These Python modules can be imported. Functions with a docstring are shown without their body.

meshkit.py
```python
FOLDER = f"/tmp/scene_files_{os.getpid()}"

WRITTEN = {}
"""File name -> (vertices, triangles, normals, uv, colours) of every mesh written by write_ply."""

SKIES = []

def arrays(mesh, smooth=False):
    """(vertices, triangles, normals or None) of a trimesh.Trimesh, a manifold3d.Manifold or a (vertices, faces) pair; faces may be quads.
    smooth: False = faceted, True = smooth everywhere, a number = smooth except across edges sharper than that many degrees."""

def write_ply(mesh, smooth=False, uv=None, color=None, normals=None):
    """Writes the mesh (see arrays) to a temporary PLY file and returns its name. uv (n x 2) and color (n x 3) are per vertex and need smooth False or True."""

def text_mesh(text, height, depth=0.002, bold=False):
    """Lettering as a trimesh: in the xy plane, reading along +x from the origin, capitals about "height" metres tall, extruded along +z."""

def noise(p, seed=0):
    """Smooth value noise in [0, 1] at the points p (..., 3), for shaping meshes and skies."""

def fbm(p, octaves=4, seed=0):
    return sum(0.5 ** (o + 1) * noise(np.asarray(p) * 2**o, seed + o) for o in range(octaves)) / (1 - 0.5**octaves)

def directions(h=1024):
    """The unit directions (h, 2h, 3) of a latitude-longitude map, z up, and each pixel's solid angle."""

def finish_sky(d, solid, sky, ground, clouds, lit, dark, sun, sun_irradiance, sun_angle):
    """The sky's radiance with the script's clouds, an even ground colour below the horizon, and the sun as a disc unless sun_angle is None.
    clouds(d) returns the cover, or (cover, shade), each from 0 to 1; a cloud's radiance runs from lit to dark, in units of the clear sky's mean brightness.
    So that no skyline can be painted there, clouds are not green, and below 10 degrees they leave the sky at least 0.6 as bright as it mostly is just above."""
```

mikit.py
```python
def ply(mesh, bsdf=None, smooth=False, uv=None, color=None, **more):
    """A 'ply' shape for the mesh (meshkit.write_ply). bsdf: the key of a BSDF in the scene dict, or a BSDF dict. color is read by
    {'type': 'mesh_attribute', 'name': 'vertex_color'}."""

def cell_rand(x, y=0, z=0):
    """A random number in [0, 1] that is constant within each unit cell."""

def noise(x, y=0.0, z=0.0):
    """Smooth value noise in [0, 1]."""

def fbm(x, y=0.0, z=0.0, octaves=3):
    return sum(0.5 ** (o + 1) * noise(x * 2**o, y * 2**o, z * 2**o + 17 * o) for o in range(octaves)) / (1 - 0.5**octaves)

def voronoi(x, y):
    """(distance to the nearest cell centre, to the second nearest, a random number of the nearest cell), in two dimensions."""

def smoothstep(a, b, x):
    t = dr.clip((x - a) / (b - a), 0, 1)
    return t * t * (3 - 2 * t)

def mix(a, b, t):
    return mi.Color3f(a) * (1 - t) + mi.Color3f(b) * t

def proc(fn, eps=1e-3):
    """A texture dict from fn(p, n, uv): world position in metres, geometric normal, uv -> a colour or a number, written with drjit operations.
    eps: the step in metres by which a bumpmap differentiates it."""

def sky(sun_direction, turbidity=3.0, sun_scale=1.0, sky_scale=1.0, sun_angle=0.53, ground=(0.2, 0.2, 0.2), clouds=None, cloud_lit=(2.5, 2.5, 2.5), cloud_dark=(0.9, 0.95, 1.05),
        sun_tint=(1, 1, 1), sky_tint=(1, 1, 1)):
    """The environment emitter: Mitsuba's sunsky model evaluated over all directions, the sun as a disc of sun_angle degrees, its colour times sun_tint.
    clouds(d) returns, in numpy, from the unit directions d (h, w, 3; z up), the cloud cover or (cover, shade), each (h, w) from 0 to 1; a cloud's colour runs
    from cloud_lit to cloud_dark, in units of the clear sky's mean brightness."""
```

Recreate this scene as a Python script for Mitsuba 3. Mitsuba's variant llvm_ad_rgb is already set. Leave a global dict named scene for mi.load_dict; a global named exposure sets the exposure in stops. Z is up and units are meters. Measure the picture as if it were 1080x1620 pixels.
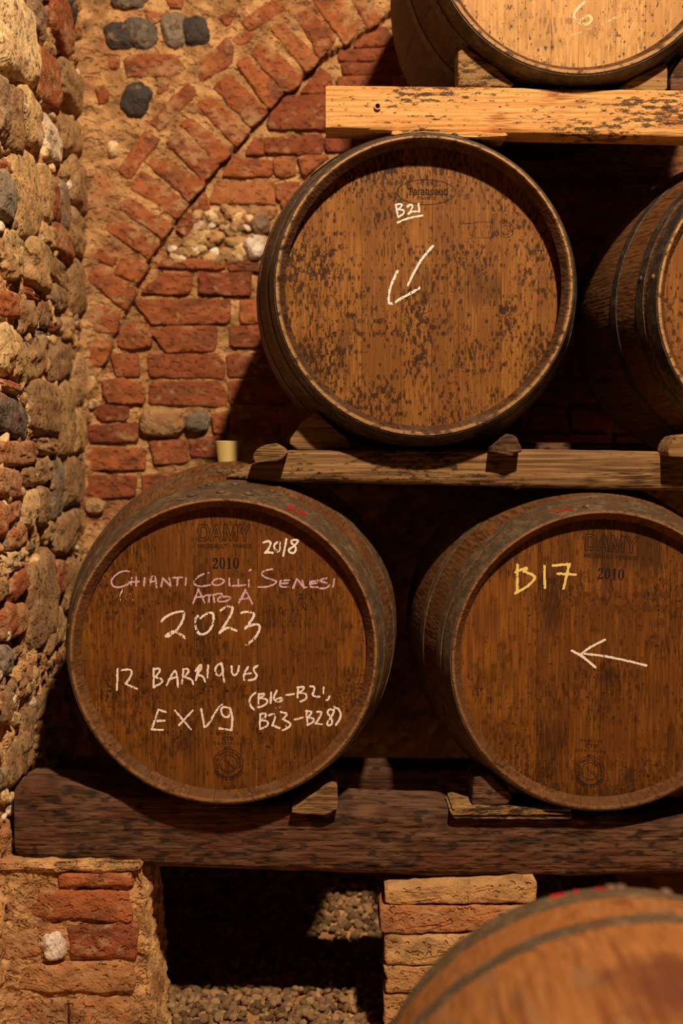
import math, random
import numpy as np, trimesh, shapely
import drjit as dr
import mitsuba as mi
import mikit, meshkit
from mikit import noise, fbm, smoothstep, mix, proc
from shapely.geometry import Polygon, LineString, Point, box as sbox
from shapely.ops import unary_union

random.seed(7)
rng = np.random.default_rng(7)
scene, labels = {}, {}
T = mi.ScalarTransform4f

# ------------------------------------------------------------------ camera, light, exposure
exposure = 0.0
EYE = np.array([0.0, 0.0, 1.25])
FPX = 2200.0                                   # focal length in pixels of the 1080 x 1620 frame
YAW, PITCH = math.atan(25 / FPX), -math.atan(150 / FPX)
FWD = np.array([math.sin(YAW) * math.cos(PITCH), math.cos(YAW) * math.cos(PITCH), math.sin(PITCH)])
RIGHT = np.cross(FWD, [0, 0, 1]); RIGHT /= np.linalg.norm(RIGHT)
UP = np.cross(RIGHT, FWD)
scene['camera'] = {'type': 'thinlens', 'fov': 2 * math.degrees(math.atan(540 / FPX)), 'fov_axis': 'x',
                   'aperture_radius': 0.0085, 'focus_distance': 2.68, 'near_clip': 0.05, 'far_clip': 50.0,
                   'to_world': T().look_at(origin=EYE.tolist(), target=(EYE + FWD).tolist(), up=[0, 0, 1])}
LAMP = (0.60, 0.15, 3.55)
scene['cellar_lamp__bulb'] = {'type': 'sphere', 'center': list(LAMP), 'radius': 0.075,
                              'emitter': {'type': 'area', 'radiance': {'type': 'rgb', 'value': [3050.0, 2190.0, 1530.0]}}}
labels['cellar_lamp'] = {'label': 'warm glowing globe lamp hanging high in front of the barrel rack', 'category': 'lamp'}


def at(px, py, Y):
    """The point of the plane y = Y that lies on the photograph's pixel."""
    d = FWD + RIGHT * ((px - 540) / FPX) - UP * ((py - 810) / FPX)
    return EYE + d * (Y / d[1])


def at_many(p, Y):
    p = np.asarray(p, float)
    d = FWD + RIGHT * ((p[:, :1] - 540) / FPX) - UP * ((p[:, 1:2] - 810) / FPX)
    return EYE + d * (Y / d[:, 1:2])


def at_x(px, py, X):
    d = FWD + RIGHT * ((px - 540) / FPX) - UP * ((py - 810) / FPX)
    return EYE + d * (X / d[0])


def to_px(P):
    q = np.asarray(P, float) - EYE
    z = q @ FWD
    return np.stack([540 + FPX * (q @ RIGHT) / z, 810 - FPX * (q @ UP) / z], -1)


# ------------------------------------------------------------------ naming
_count = {}


def numbered(name):
    k = _count.get(name, -1) + 1
    _count[name] = k
    return name if k == 0 else f'{name}_{k:03d}'


def thing(name, label, cat, group=None):
    key = numbered(name)
    labels[key] = {'label': label, 'category': cat}
    if group:
        labels[key]['group'] = group
    return key


def part(parent, name, mesh, bsdf, smooth=False, tone=None, label=None, kind=None, **kw):
    key = numbered(parent + '__' + name if parent else name)
    v = mesh[0] if isinstance(mesh, (tuple, list)) else mesh.vertices
    uv = None
    if tone is not None:
        uv = np.broadcast_to(np.asarray([tone, 0.5] if np.isscalar(tone) else tone, float), (len(v), 2)).copy()
    scene[key] = mikit.ply(mesh, bsdf, smooth=smooth, uv=uv, **kw)
    if label or kind:
        labels[key] = {}
        if label: labels[key]['label'] = label
        if kind: labels[key]['kind'] = kind
    return key


# ------------------------------------------------------------------ materials
def vec(p, a, b, c):
    return p.x * a, p.y * b, p.z * c


def surf(key, color, rough=0.8, spec=0.3, bump=None, bscale=1.0, metal=0.0, eps=1e-3, clear=0.0):
    b = {'type': 'principled', 'base_color': proc(color) if callable(color) else {'type': 'rgb', 'value': list(color)},
         'roughness': proc(rough) if callable(rough) else rough, 'specular': spec, 'metallic': metal}
    if clear:
        b['clearcoat'], b['clearcoat_gloss'] = clear, 0.6
    if bump is not None:
        b = {'type': 'bumpmap', 'height': proc(bump, eps), 'scale': bscale, 'surface': b}
    scene[key] = {'type': 'twosided', 'inner': b}


def head_color(dark, mid, light, spots, spot_size, blotch):
    """Old oak boards: upright grain, pores, stains; uv.x is the board's own tone."""
    def fn(p, n, uv):
        g = fbm(p.x * 330, p.y * 40, p.z * 14, 2)
        g2 = noise(p.x * 900, 0.0, p.z * 40)
        b = fbm(p.x * 15 + uv.x * 5, p.y * 3, p.z * 8, 3)
        c = mix(mid, light, smoothstep(0.35, 0.80, g * 0.55 + b * 0.5 + (uv.x - 0.5) * 0.16))
        c = mix(c, dark, smoothstep(0.48, 0.78, b * 0.8 + g2 * 0.2 - (uv.x - 0.5) * 0.1) * blotch)
        pores = noise(p.x * 420, 0.0, p.z * 60) * noise(p.x * 37, 3.0, p.z * 21)
        c = mix(c, mi.Color3f(dark) * 0.55, smoothstep(0.48, 0.68, pores) * 0.6)
        dens = fbm(p.x * 17, 4.0, p.z * 11, 3) - 0.5
        m = fbm(p.x * spot_size * 0.62, 4.0, p.z * spot_size * 0.22, 3)
        c = mix(c, mi.Color3f(dark) * 0.6, smoothstep(0.50, 0.74, m + dens * 0.45) * 0.75 * spots)
        s = noise(p.x * spot_size * 1.5, 1.0, p.z * spot_size * 0.7) * 0.6 + noise(p.x * spot_size * 0.8, 5.0, p.z * spot_size * 0.3) * 0.4
        return mix(c, mi.Color3f(0.018, 0.009, 0.004), smoothstep(0.68, 0.86, s + dens * 0.45 + (spots - 1) * 0.07) * 0.85)
    return fn


def stave_color(dark, mid, light, grey):
    def fn(p, n, uv):
        g = fbm(p.x * 210, p.y * 9, p.z * 210, 2)
        b = fbm(p.x * 14, p.y * 6, p.z * 14, 3)
        c = mix(dark, light, smoothstep(0.25, 0.8, g * 0.58 + b * 0.38 + uv.x * 0.14))
        c = mix(c, mid, smoothstep(0.45, 0.65, b) * 0.6)
        c = mix(c, mi.Color3f(0.16, 0.115, 0.07), smoothstep(0.52, 0.72, fbm(p.x * 40, p.y * 26, p.z * 40, 3)) * grey)
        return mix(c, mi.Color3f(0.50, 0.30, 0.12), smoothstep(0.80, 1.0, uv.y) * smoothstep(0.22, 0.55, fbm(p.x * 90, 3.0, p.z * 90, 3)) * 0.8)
    return fn


def stain_stave(p, n, uv):
    c = stave_color((0.13, 0.042, 0.010), (0.225, 0.082, 0.020), (0.35, 0.15, 0.044), 0.35)(p, n, mi.Point2f(0.4 + 0.25 * uv.x, uv.y))
    d = dr.sqrt(dr.square(p.x - 0.33) + dr.square((p.y - 1.26) * 0.8))
    w = d + (fbm(p.x * 22, p.y * 22, p.z * 22, 3) - 0.5) * 0.11
    return mix(c, mi.Color3f(0.10, 0.028, 0.014), smoothstep(0.085, 0.03, w) * 0.8)


def hoop_color(base, rust, pale):
    def fn(p, n, uv):
        a = fbm(p.x * 60, p.y * 60, p.z * 60, 3)
        b = noise(p.x * 260, p.y * 420, p.z * 260)
        c = mix(base, pale, smoothstep(0.4, 0.75, a * 0.7 + b * 0.3))
        return mix(c, rust, smoothstep(0.5, 0.68, fbm(p.x * 27 + 9, p.y * 27, p.z * 27, 3)) * 0.7)
    return fn


def plank_color(dark, mid, light, mould, freq=1.0):
    """Sawn timber lying along x: uv.x its tone."""
    def fn(p, n, uv):
        g = fbm(p.x * 7 * freq, p.y * 120 * freq, p.z * 190 * freq, 3)
        b = fbm(p.x * 9, p.y * 11, p.z * 16, 3)
        c = mix(mid, light, smoothstep(0.3, 0.7, g * 0.7 + b * 0.3))
        c = mix(c, dark, smoothstep(0.5, 0.75, b * 0.75 + noise(p.x * 60, p.y * 90, p.z * 500) * 0.25))
        patch = smoothstep(0.40, 0.72, fbm(p.x * 6.5 + 3, 2.0, p.z * 12, 3))
        s = fbm(p.x * 75, p.y * 110, p.z * 170, 4) * 0.75 + noise(p.x * 420, p.y * 500, p.z * 800) * 0.25
        return mix(c, mi.Color3f(0.024, 0.015, 0.010), smoothstep(0.72 - mould, 0.86 - mould, s + patch * 0.20 - 0.06) * 0.88)
    return fn


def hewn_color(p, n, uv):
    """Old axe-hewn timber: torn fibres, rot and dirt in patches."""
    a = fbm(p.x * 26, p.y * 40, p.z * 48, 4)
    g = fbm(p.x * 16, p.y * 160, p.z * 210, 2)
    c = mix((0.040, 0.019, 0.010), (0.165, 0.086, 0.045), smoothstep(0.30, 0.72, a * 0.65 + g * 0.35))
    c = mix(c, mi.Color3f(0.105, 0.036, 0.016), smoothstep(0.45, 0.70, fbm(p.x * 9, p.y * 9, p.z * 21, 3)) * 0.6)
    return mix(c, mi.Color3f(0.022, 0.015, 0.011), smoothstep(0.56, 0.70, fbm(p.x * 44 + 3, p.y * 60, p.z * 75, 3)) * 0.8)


def hewn_bump(p, n, uv):
    return fbm(p.x * 30, p.y * 70, p.z * 90, 4) * 0.009 + fbm(p.x * 9, p.y * 190, p.z * 240, 2) * 0.0025


def plank_bump(p, n, uv):
    return fbm(p.x * 14, p.y * 160, p.z * 230, 3) * 0.0022 + fbm(p.x * 40, p.y * 50, p.z * 60, 2) * 0.0015


def brick_color(p, n, uv):
    """uv.x: from deep red (0) to orange (0.5) to straw (1); uv.y: how much lime lies on it."""
    a = fbm(p.x * 38, p.y * 38, p.z * 38, 3)
    f = noise(p.x * 420, p.y * 420, p.z * 420)
    c = mix((0.225, 0.066, 0.031), (0.36, 0.122, 0.044), smoothstep(0.0, 0.5, uv.x))
    c = mix(c, (0.50, 0.31, 0.125), smoothstep(0.5, 1.0, uv.x))
    c = c * (0.64 + 0.95 * a) * (0.85 + 0.3 * f)
    c = mix(c, mi.Color3f(0.13, 0.062, 0.040), smoothstep(0.55, 0.75, fbm(p.x * 16 + 5, p.y * 16, p.z * 22, 3)) * 0.55)
    lime = fbm(p.x * 60 + 3, p.y * 60, p.z * 60, 3) * 0.7 + fbm(p.x * 15, p.y * 15 + 7, p.z * 15, 2) * 0.5
    return mix(c, mi.Color3f(0.50, 0.31, 0.15), smoothstep(0.74 - uv.y * 0.32, 0.98 - uv.y * 0.32, lime) * 0.75)


def brick_bump(p, n, uv):
    return fbm(p.x * 60, p.y * 60, p.z * 60, 4) * 0.0075 + noise(p.x * 330, p.y * 330, p.z * 330) * 0.0015 - smoothstep(0.60, 0.70, fbm(p.x * 95 + 7, p.y * 95, p.z * 95, 3)) * 0.005


def mortar_color(p, n, uv):
    a = fbm(p.x * 26, p.y * 26, p.z * 26, 3)
    f = noise(p.x * 380, p.y * 380, p.z * 380)
    c = mix((0.41, 0.225, 0.090), (0.72, 0.43, 0.18), smoothstep(0.3, 0.7, a)) * (0.72 + 0.5 * f)
    c = mix(c, mi.Color3f(0.33, 0.115, 0.052), smoothstep(0.54, 0.70, fbm(p.x * 11 + 4, p.y * 11, p.z * 11, 3)) * 0.5)
    return mix(c, mi.Color3f(0.10, 0.055, 0.032), smoothstep(0.60, 0.76, fbm(p.x * 33, p.y * 33 + 8, p.z * 33, 2)) * 0.5)


def mortar_bump(p, n, uv):
    return fbm(p.x * 55, p.y * 55, p.z * 55, 4) * 0.014 + noise(p.x * 300, p.y * 300, p.z * 300) * 0.003 - smoothstep(0.58, 0.70, fbm(p.x * 72, p.y * 72, p.z * 90, 3)) * 0.009


def stone_color(p, n, uv):
    """uv.x picks the kind: 0 dark flint, .2 grey, .4 brown, .6 tan, .8 cream, 1 white."""
    k = uv.x
    c = mix((0.040, 0.036, 0.034), (0.20, 0.165, 0.115), smoothstep(0.0, 0.2, k))
    c = mix(c, (0.26, 0.155, 0.070), smoothstep(0.2, 0.4, k))
    c = mix(c, (0.47, 0.30, 0.125), smoothstep(0.4, 0.6, k))
    c = mix(c, (0.68, 0.50, 0.25), smoothstep(0.6, 0.8, k))
    c = mix(c, (0.68, 0.60, 0.50), smoothstep(0.8, 1.0, k))
    a = fbm(p.x * 30 + k * 90, p.y * 30, p.z * 22, 3)
    f = noise(p.x * 450, p.y * 450, p.z * 450)
    c = c * (0.6 + 1.25 * a) * (0.8 + 0.4 * f)
    c = mix(c, mi.Color3f(0.30, 0.11, 0.045), smoothstep(0.55, 0.75, fbm(p.x * 24 + 11, p.y * 24, p.z * 24, 3)) * 0.4)
    c = mix(c, mi.Color3f(0.42, 0.32, 0.19), smoothstep(0.60, 0.76, fbm(p.x * 42 + 2, p.y * 42, p.z * 42, 4)) * 0.55)
    return mix(c, mi.Color3f(0.035, 0.022, 0.014), smoothstep(0.62, 0.76, fbm(p.x * 85, p.y * 85, p.z * 60, 2)) * 0.6)


def stone_bump(p, n, uv):
    return fbm(p.x * 50, p.y * 50, p.z * 34, 4) * 0.017 + noise(p.x * 260, p.y * 260, p.z * 200) * 0.0022


def gravel_color(p, n, uv):
    c = mix((0.10, 0.060, 0.030), (0.54, 0.34, 0.16), uv.x)
    return c * (0.65 + 0.7 * fbm(p.x * 120, p.y * 120, p.z * 120, 2))


def wood_bump(p, n, uv):
    return fbm(p.x * 380, p.y * 30, p.z * 16, 2) * 0.0011


def stave_bump(p, n, uv):
    return fbm(p.x * 260, p.y * 12, p.z * 260, 2) * 0.0012 + fbm(p.x * 60, p.y * 40, p.z * 60, 2) * 0.001


surf('m_head_dark', head_color((0.042, 0.0135, 0.0028), (0.128, 0.042, 0.0058), (0.255, 0.094, 0.0115), 0.62, 330, 0.85), 0.55, 0.2, wood_bump)
surf('m_head_mould', head_color((0.070, 0.025, 0.0055), (0.178, 0.068, 0.0110), (0.335, 0.145, 0.026), 1.25, 380, 0.75), 0.55, 0.2, wood_bump)
surf('m_head_pale', head_color((0.22, 0.092, 0.026), (0.42, 0.215, 0.052), (0.60, 0.345, 0.105), 0.35, 260, 0.7), 0.55, 0.3, wood_bump)
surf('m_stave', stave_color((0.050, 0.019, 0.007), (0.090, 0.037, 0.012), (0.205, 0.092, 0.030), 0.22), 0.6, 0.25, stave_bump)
surf('m_stave_old', stave_color((0.030, 0.013, 0.0065), (0.058, 0.027, 0.013), (0.120, 0.058, 0.024), 0.3), 0.6, 0.25, stave_bump)  # dark weathered staves; shade on the top barrel's flank is toned in too
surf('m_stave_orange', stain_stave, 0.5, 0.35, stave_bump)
surf('m_hoop', hoop_color((0.085, 0.062, 0.036), (0.12, 0.062, 0.026), (0.195, 0.145, 0.080)), 0.55, 0.5, None, metal=0.25)
surf('m_hoop_dark', hoop_color((0.040, 0.032, 0.024), (0.065, 0.035, 0.018), (0.13, 0.105, 0.075)), 0.5, 0.5, None, metal=0.35)
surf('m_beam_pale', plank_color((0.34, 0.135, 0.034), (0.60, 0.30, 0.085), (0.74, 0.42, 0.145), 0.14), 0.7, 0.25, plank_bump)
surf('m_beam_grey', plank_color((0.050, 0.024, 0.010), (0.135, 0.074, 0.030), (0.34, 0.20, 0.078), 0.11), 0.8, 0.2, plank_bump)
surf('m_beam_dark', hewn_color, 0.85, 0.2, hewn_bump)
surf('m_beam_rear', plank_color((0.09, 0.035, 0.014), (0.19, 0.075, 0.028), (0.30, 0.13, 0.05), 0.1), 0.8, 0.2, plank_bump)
surf('m_chock', plank_color((0.10, 0.055, 0.022), (0.22, 0.125, 0.045), (0.36, 0.22, 0.08), 0.14), 0.8, 0.2, plank_bump)
surf('m_brick', brick_color, 0.9, 0.15, brick_bump)
surf('m_mortar', mortar_color, 0.95, 0.1, mortar_bump)
surf('m_stone', stone_color, 0.8, 0.25, stone_bump)
surf('m_gravel', gravel_color, 0.85, 0.2)
surf('m_earth', mortar_color, 0.95, 0.1)
surf('m_chalk_white', (0.86, 0.80, 0.74), 1.0, 0.0)
surf('m_chalk_lilac', (0.62, 0.42, 0.50), 1.0, 0.0)
surf('m_chalk_yellow', (0.80, 0.66, 0.20), 1.0, 0.0)
surf('m_chalk_faint', (0.78, 0.60, 0.36), 1.0, 0.0)
surf('m_ink', (0.012, 0.007, 0.005), 0.7, 0.2)
surf('m_burn', (0.022, 0.009, 0.004), 0.7, 0.2)
surf('m_red', (0.40, 0.012, 0.015), 0.7, 0.2)
surf('m_bung', (0.66, 0.53, 0.20), 0.55, 0.4)
surf('m_copper', (0.50, 0.20, 0.10), 0.4, 0.5, metal=0.8)
surf('m_black', (0.01, 0.008, 0.006), 0.9, 0.1)


# ------------------------------------------------------------------ mesh helpers
def cat(meshes):
    vs, fs, o = [], [], 0
    for v, f in meshes:
        vs.append(v); fs.append(np.asarray(f) + o); o += len(v)
    return np.vstack(vs), np.vstack(fs)


def rings_mesh(rings, close_first=False, close_last=False):
    """Closed rings of equal length joined one after the other; the ends closed by a fan."""
    m, n = len(rings), len(rings[0])
    v = np.vstack(rings)
    i = np.arange(n); j = (i + 1) % n
    fs = []
    for k in range(m - 1):
        a, b = k * n, (k + 1) * n
        fs.append(np.stack([a + i, b + i, b + j], 1)); fs.append(np.stack([a + i, b + j, a + j], 1))
    if close_first:
        v = np.vstack([v, np.mean(rings[0], 0)]); c = len(v) - 1
        fs.append(np.stack([np.full(n, c), i, j], 1))
    if close_last:
        v = np.vstack([v, np.mean(rings[-1], 0)]); c = len(v) - 1
        a = (m - 1) * n
        fs.append(np.stack([np.full(n, c), a + j, a + i], 1))
    return v, np.vstack(fs)


def resample(poly, step):
    """Points along the ring of a shapely polygon, anticlockwise."""
    ring = shapely.geometry.polygon.orient(poly).exterior
    n = max(10, int(ring.length / step))
    return np.array([ring.interpolate(t, normalized=True).coords[0] for t in np.linspace(0, 1, n, endpoint=False)])


def ring_normals(p):
    t = np.roll(p, -1, 0) - np.roll(p, 1, 0)
    n = np.stack([t[:, 1], -t[:, 0]], 1)
    return n / (np.linalg.norm(n, axis=1, keepdims=True) + 1e-9)


def slab(pts, front, depth, axis='y', bevel=0.004, rough=0.0012, step=0.015, round_r=0.006, bulge=0.002, seed=0, grow=0.0):
    """A brick or block: its outline pts (in metres: x, z for axis y; y, z for axis x), its face at 'front', 'depth' thick behind it.
    axis y: faces -y. axis x: faces +x."""
    poly = Polygon(pts).buffer(0)
    if poly.geom_type != 'Polygon':
        poly = max(poly.geoms, key=lambda g: g.area)
    poly = poly.buffer(grow, join_style=2)
    r = poly.buffer(-round_r).buffer(round_r)
    if r.geom_type == 'Polygon' and r.area > poly.area * 0.6:
        poly = r
    p = resample(poly, step)
    n = ring_normals(p)
    q3 = np.column_stack([p, np.full(len(p), seed * 3.7)])
    p = p + n * ((meshkit.fbm(q3 * 45, 3, seed) - 0.5) * rough * 5)[:, None]
    c = p.mean(0)

    def put(q, d):
        d = np.broadcast_to(d, (len(q),))
        if axis == 'y':
            return np.column_stack([q[:, 0], front + d, q[:, 1]])
        return np.column_stack([front - d, q[:, 0], q[:, 1]])

    def wob(q, a):
        return (meshkit.fbm(np.column_stack([q, np.full(len(q), seed * 1.3)]) * 30, 3, seed + 5) - 0.5) * a

    i1 = p - n * bevel
    rings = [put(p, depth), put(p, bevel * 1.1), put(p - n * bevel * 0.35, bevel * 0.35), put(i1, wob(i1, rough * 2.5))]
    for s in (0.72, 0.36):
        q = c + (i1 - c) * s
        rings.append(put(q, wob(q, rough * 5) - bulge * (1 - s)))
    return rings_mesh(rings, True, True)


def pebble(center, size, sub=2, rough=0.18, power=2.0, rot=0.0, seed=0, freq=1.6, axis=0):
    """An irregular stone: superellipsoid of half-sizes 'size', turned by rot about the axis through its face."""
    m = trimesh.creation.icosphere(subdivisions=sub)
    d = np.array(m.vertices)
    r = (np.abs(d) ** power).sum(1) ** (-1 / power)
    r *= 1 + (meshkit.fbm(d * freq + seed * 7.13, 3, seed) - 0.5) * 2 * rough
    v = d * r[:, None] * np.asarray(size)
    if rot:
        c, s = math.cos(rot), math.sin(rot)
        a, b = [k for k in range(3) if k != axis]
        va, vb = v[:, a] * c - v[:, b] * s, v[:, a] * s + v[:, b] * c
        v[:, a], v[:, b] = va, vb
    return v + np.asarray(center), np.array(m.faces)


def grid_mesh(nu, nv, fn):
    u, v = np.meshgrid(np.linspace(0, 1, nu), np.linspace(0, 1, nv), indexing='ij')
    P = fn(u.ravel(), v.ravel())
    i, j = np.meshgrid(np.arange(nu - 1), np.arange(nv - 1), indexing='ij')
    a = (i * nv + j).ravel()
    return P, np.vstack([np.stack([a, a + nv, a + nv + 1], 1), np.stack([a, a + nv + 1, a + 1], 1)])


# ------------------------------------------------------------------ the setting: back wall with its relieving arch
YW, XW = 3.62, -0.635
ARCH_EDGE = [(660, -20), (602, 33), (547, 71), (508, 92), (450, 144), (425, 172), (398, 200), (345, 260), (299, 318), (258, 378), (236, 410),
             (218, 448), (200, 492), (182, 528), (162, 580), (142, 640), (132, 700), (130, 780)]
SMEAR = Polygon(ARCH_EDGE + [(-200, 780), (-200, -400), (660, -400)])
RUBBLE = Polygon([(262, 408), (300, 350), (330, 325), (400, 330), (425, 345), (420, 410), (330, 412)])


def back_wall(u, v):
    x = -0.70 + u * 2.35
    z = -0.02 + v * 2.72
    P = np.column_stack([x, np.full_like(x, YW), z])
    px = to_px(P)
    soft = shapely.contains_xy(SMEAR, px[:, 0], px[:, 1]).astype(float)
    q = np.column_stack([x, np.zeros_like(x), z])
    big = meshkit.fbm(q * 9, 4, 3) - 0.5
    fine = meshkit.fbm(q * 55, 3, 8) - 0.5
    d = np.where(soft > 0, -0.0005 - big * 0.020 - fine * 0.011, 0.029 - big * 0.020 - fine * 0.018)
    corner = np.clip(1 - (x - XW) / 0.05, 0, 1)
    P[:, 1] += d - corner * 0.02
    return P


wb = part(None, 'wall_back', grid_mesh(320, 360, back_wall), 'm_mortar', smooth=True, kind='structure')
labels[wb]['label'] = 'back wall of old red brick with a slanting brick arch in sandy mortar'

ARCH_BRICKS = [
    [(480, -22), (515, -25), (567, 47), (547, 71)], [(540, -30), (565, -32), (602, 33), (583, 45)], [(467, 25), (490, 10), (531, 62), (508, 92)],
    [(428, 47), (446, 36), (505, 95), (485, 115)], [(397, 84), (416, 61), (478, 120), (472, 136), (450, 144)], [(374, 100), (388, 88), (449, 146), (425, 172)],
    [(337, 138), (362, 120), (424, 176), (398, 201)], [(310, 164), (332, 152), (396, 206), (373, 231)], [(284, 196), (301, 187), (366, 241), (346, 258)],
    [(262, 224), (281, 209), (345, 262), (323, 286)], [(234, 258), (252, 247), (324, 288), (299, 318)], [(206, 297), (222, 270), (298, 322), (280, 346)],
    [(188, 328), (203, 313), (272, 356), (258, 378)], [(166, 360), (182, 344), (250, 387), (236, 410)], [(148, 408), (158, 393), (188, 405), (178, 420)],
    [(182, 432), (193, 405), (236, 420), (218, 448)], [(136, 440), (148, 425), (214, 460), (200, 492)], [(131, 478), (190, 495), (182, 528), (130, 520)],
    [(134, 528), (175, 545), (162, 580), (130, 575)],
    [(382, 33), (435, 0), (452, 13), (396, 48)], [(368, 62), (384, 47), (402, 54), (380, 72)], [(310, 105), (357, 60), (368, 70), (366, 98), (318, 130)],
    [(240, 193), (295, 128), (312, 145), (253, 208)], [(187, 268), (230, 207), (252, 220), (205, 284)], [(142, 345), (150, 270), (168, 285), (165, 335)],
    [(196, 95), (205, 88), (276, 86), (292, 107), (278, 120), (200, 121)], [(231, 20), (260, 24), (240, 39)], [(262, -5), (290, -8), (286, 12), (270, 12)],
    [(248, 145), (270, 129), (266, 142), (252, 148)], [(345, 27), (375, 15), (360, 42)], [(172, 92), (187, 94), (186, 108), (174, 106)], [(152, 138), (168, 140), (170, 160), (158, 165)]]
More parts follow.
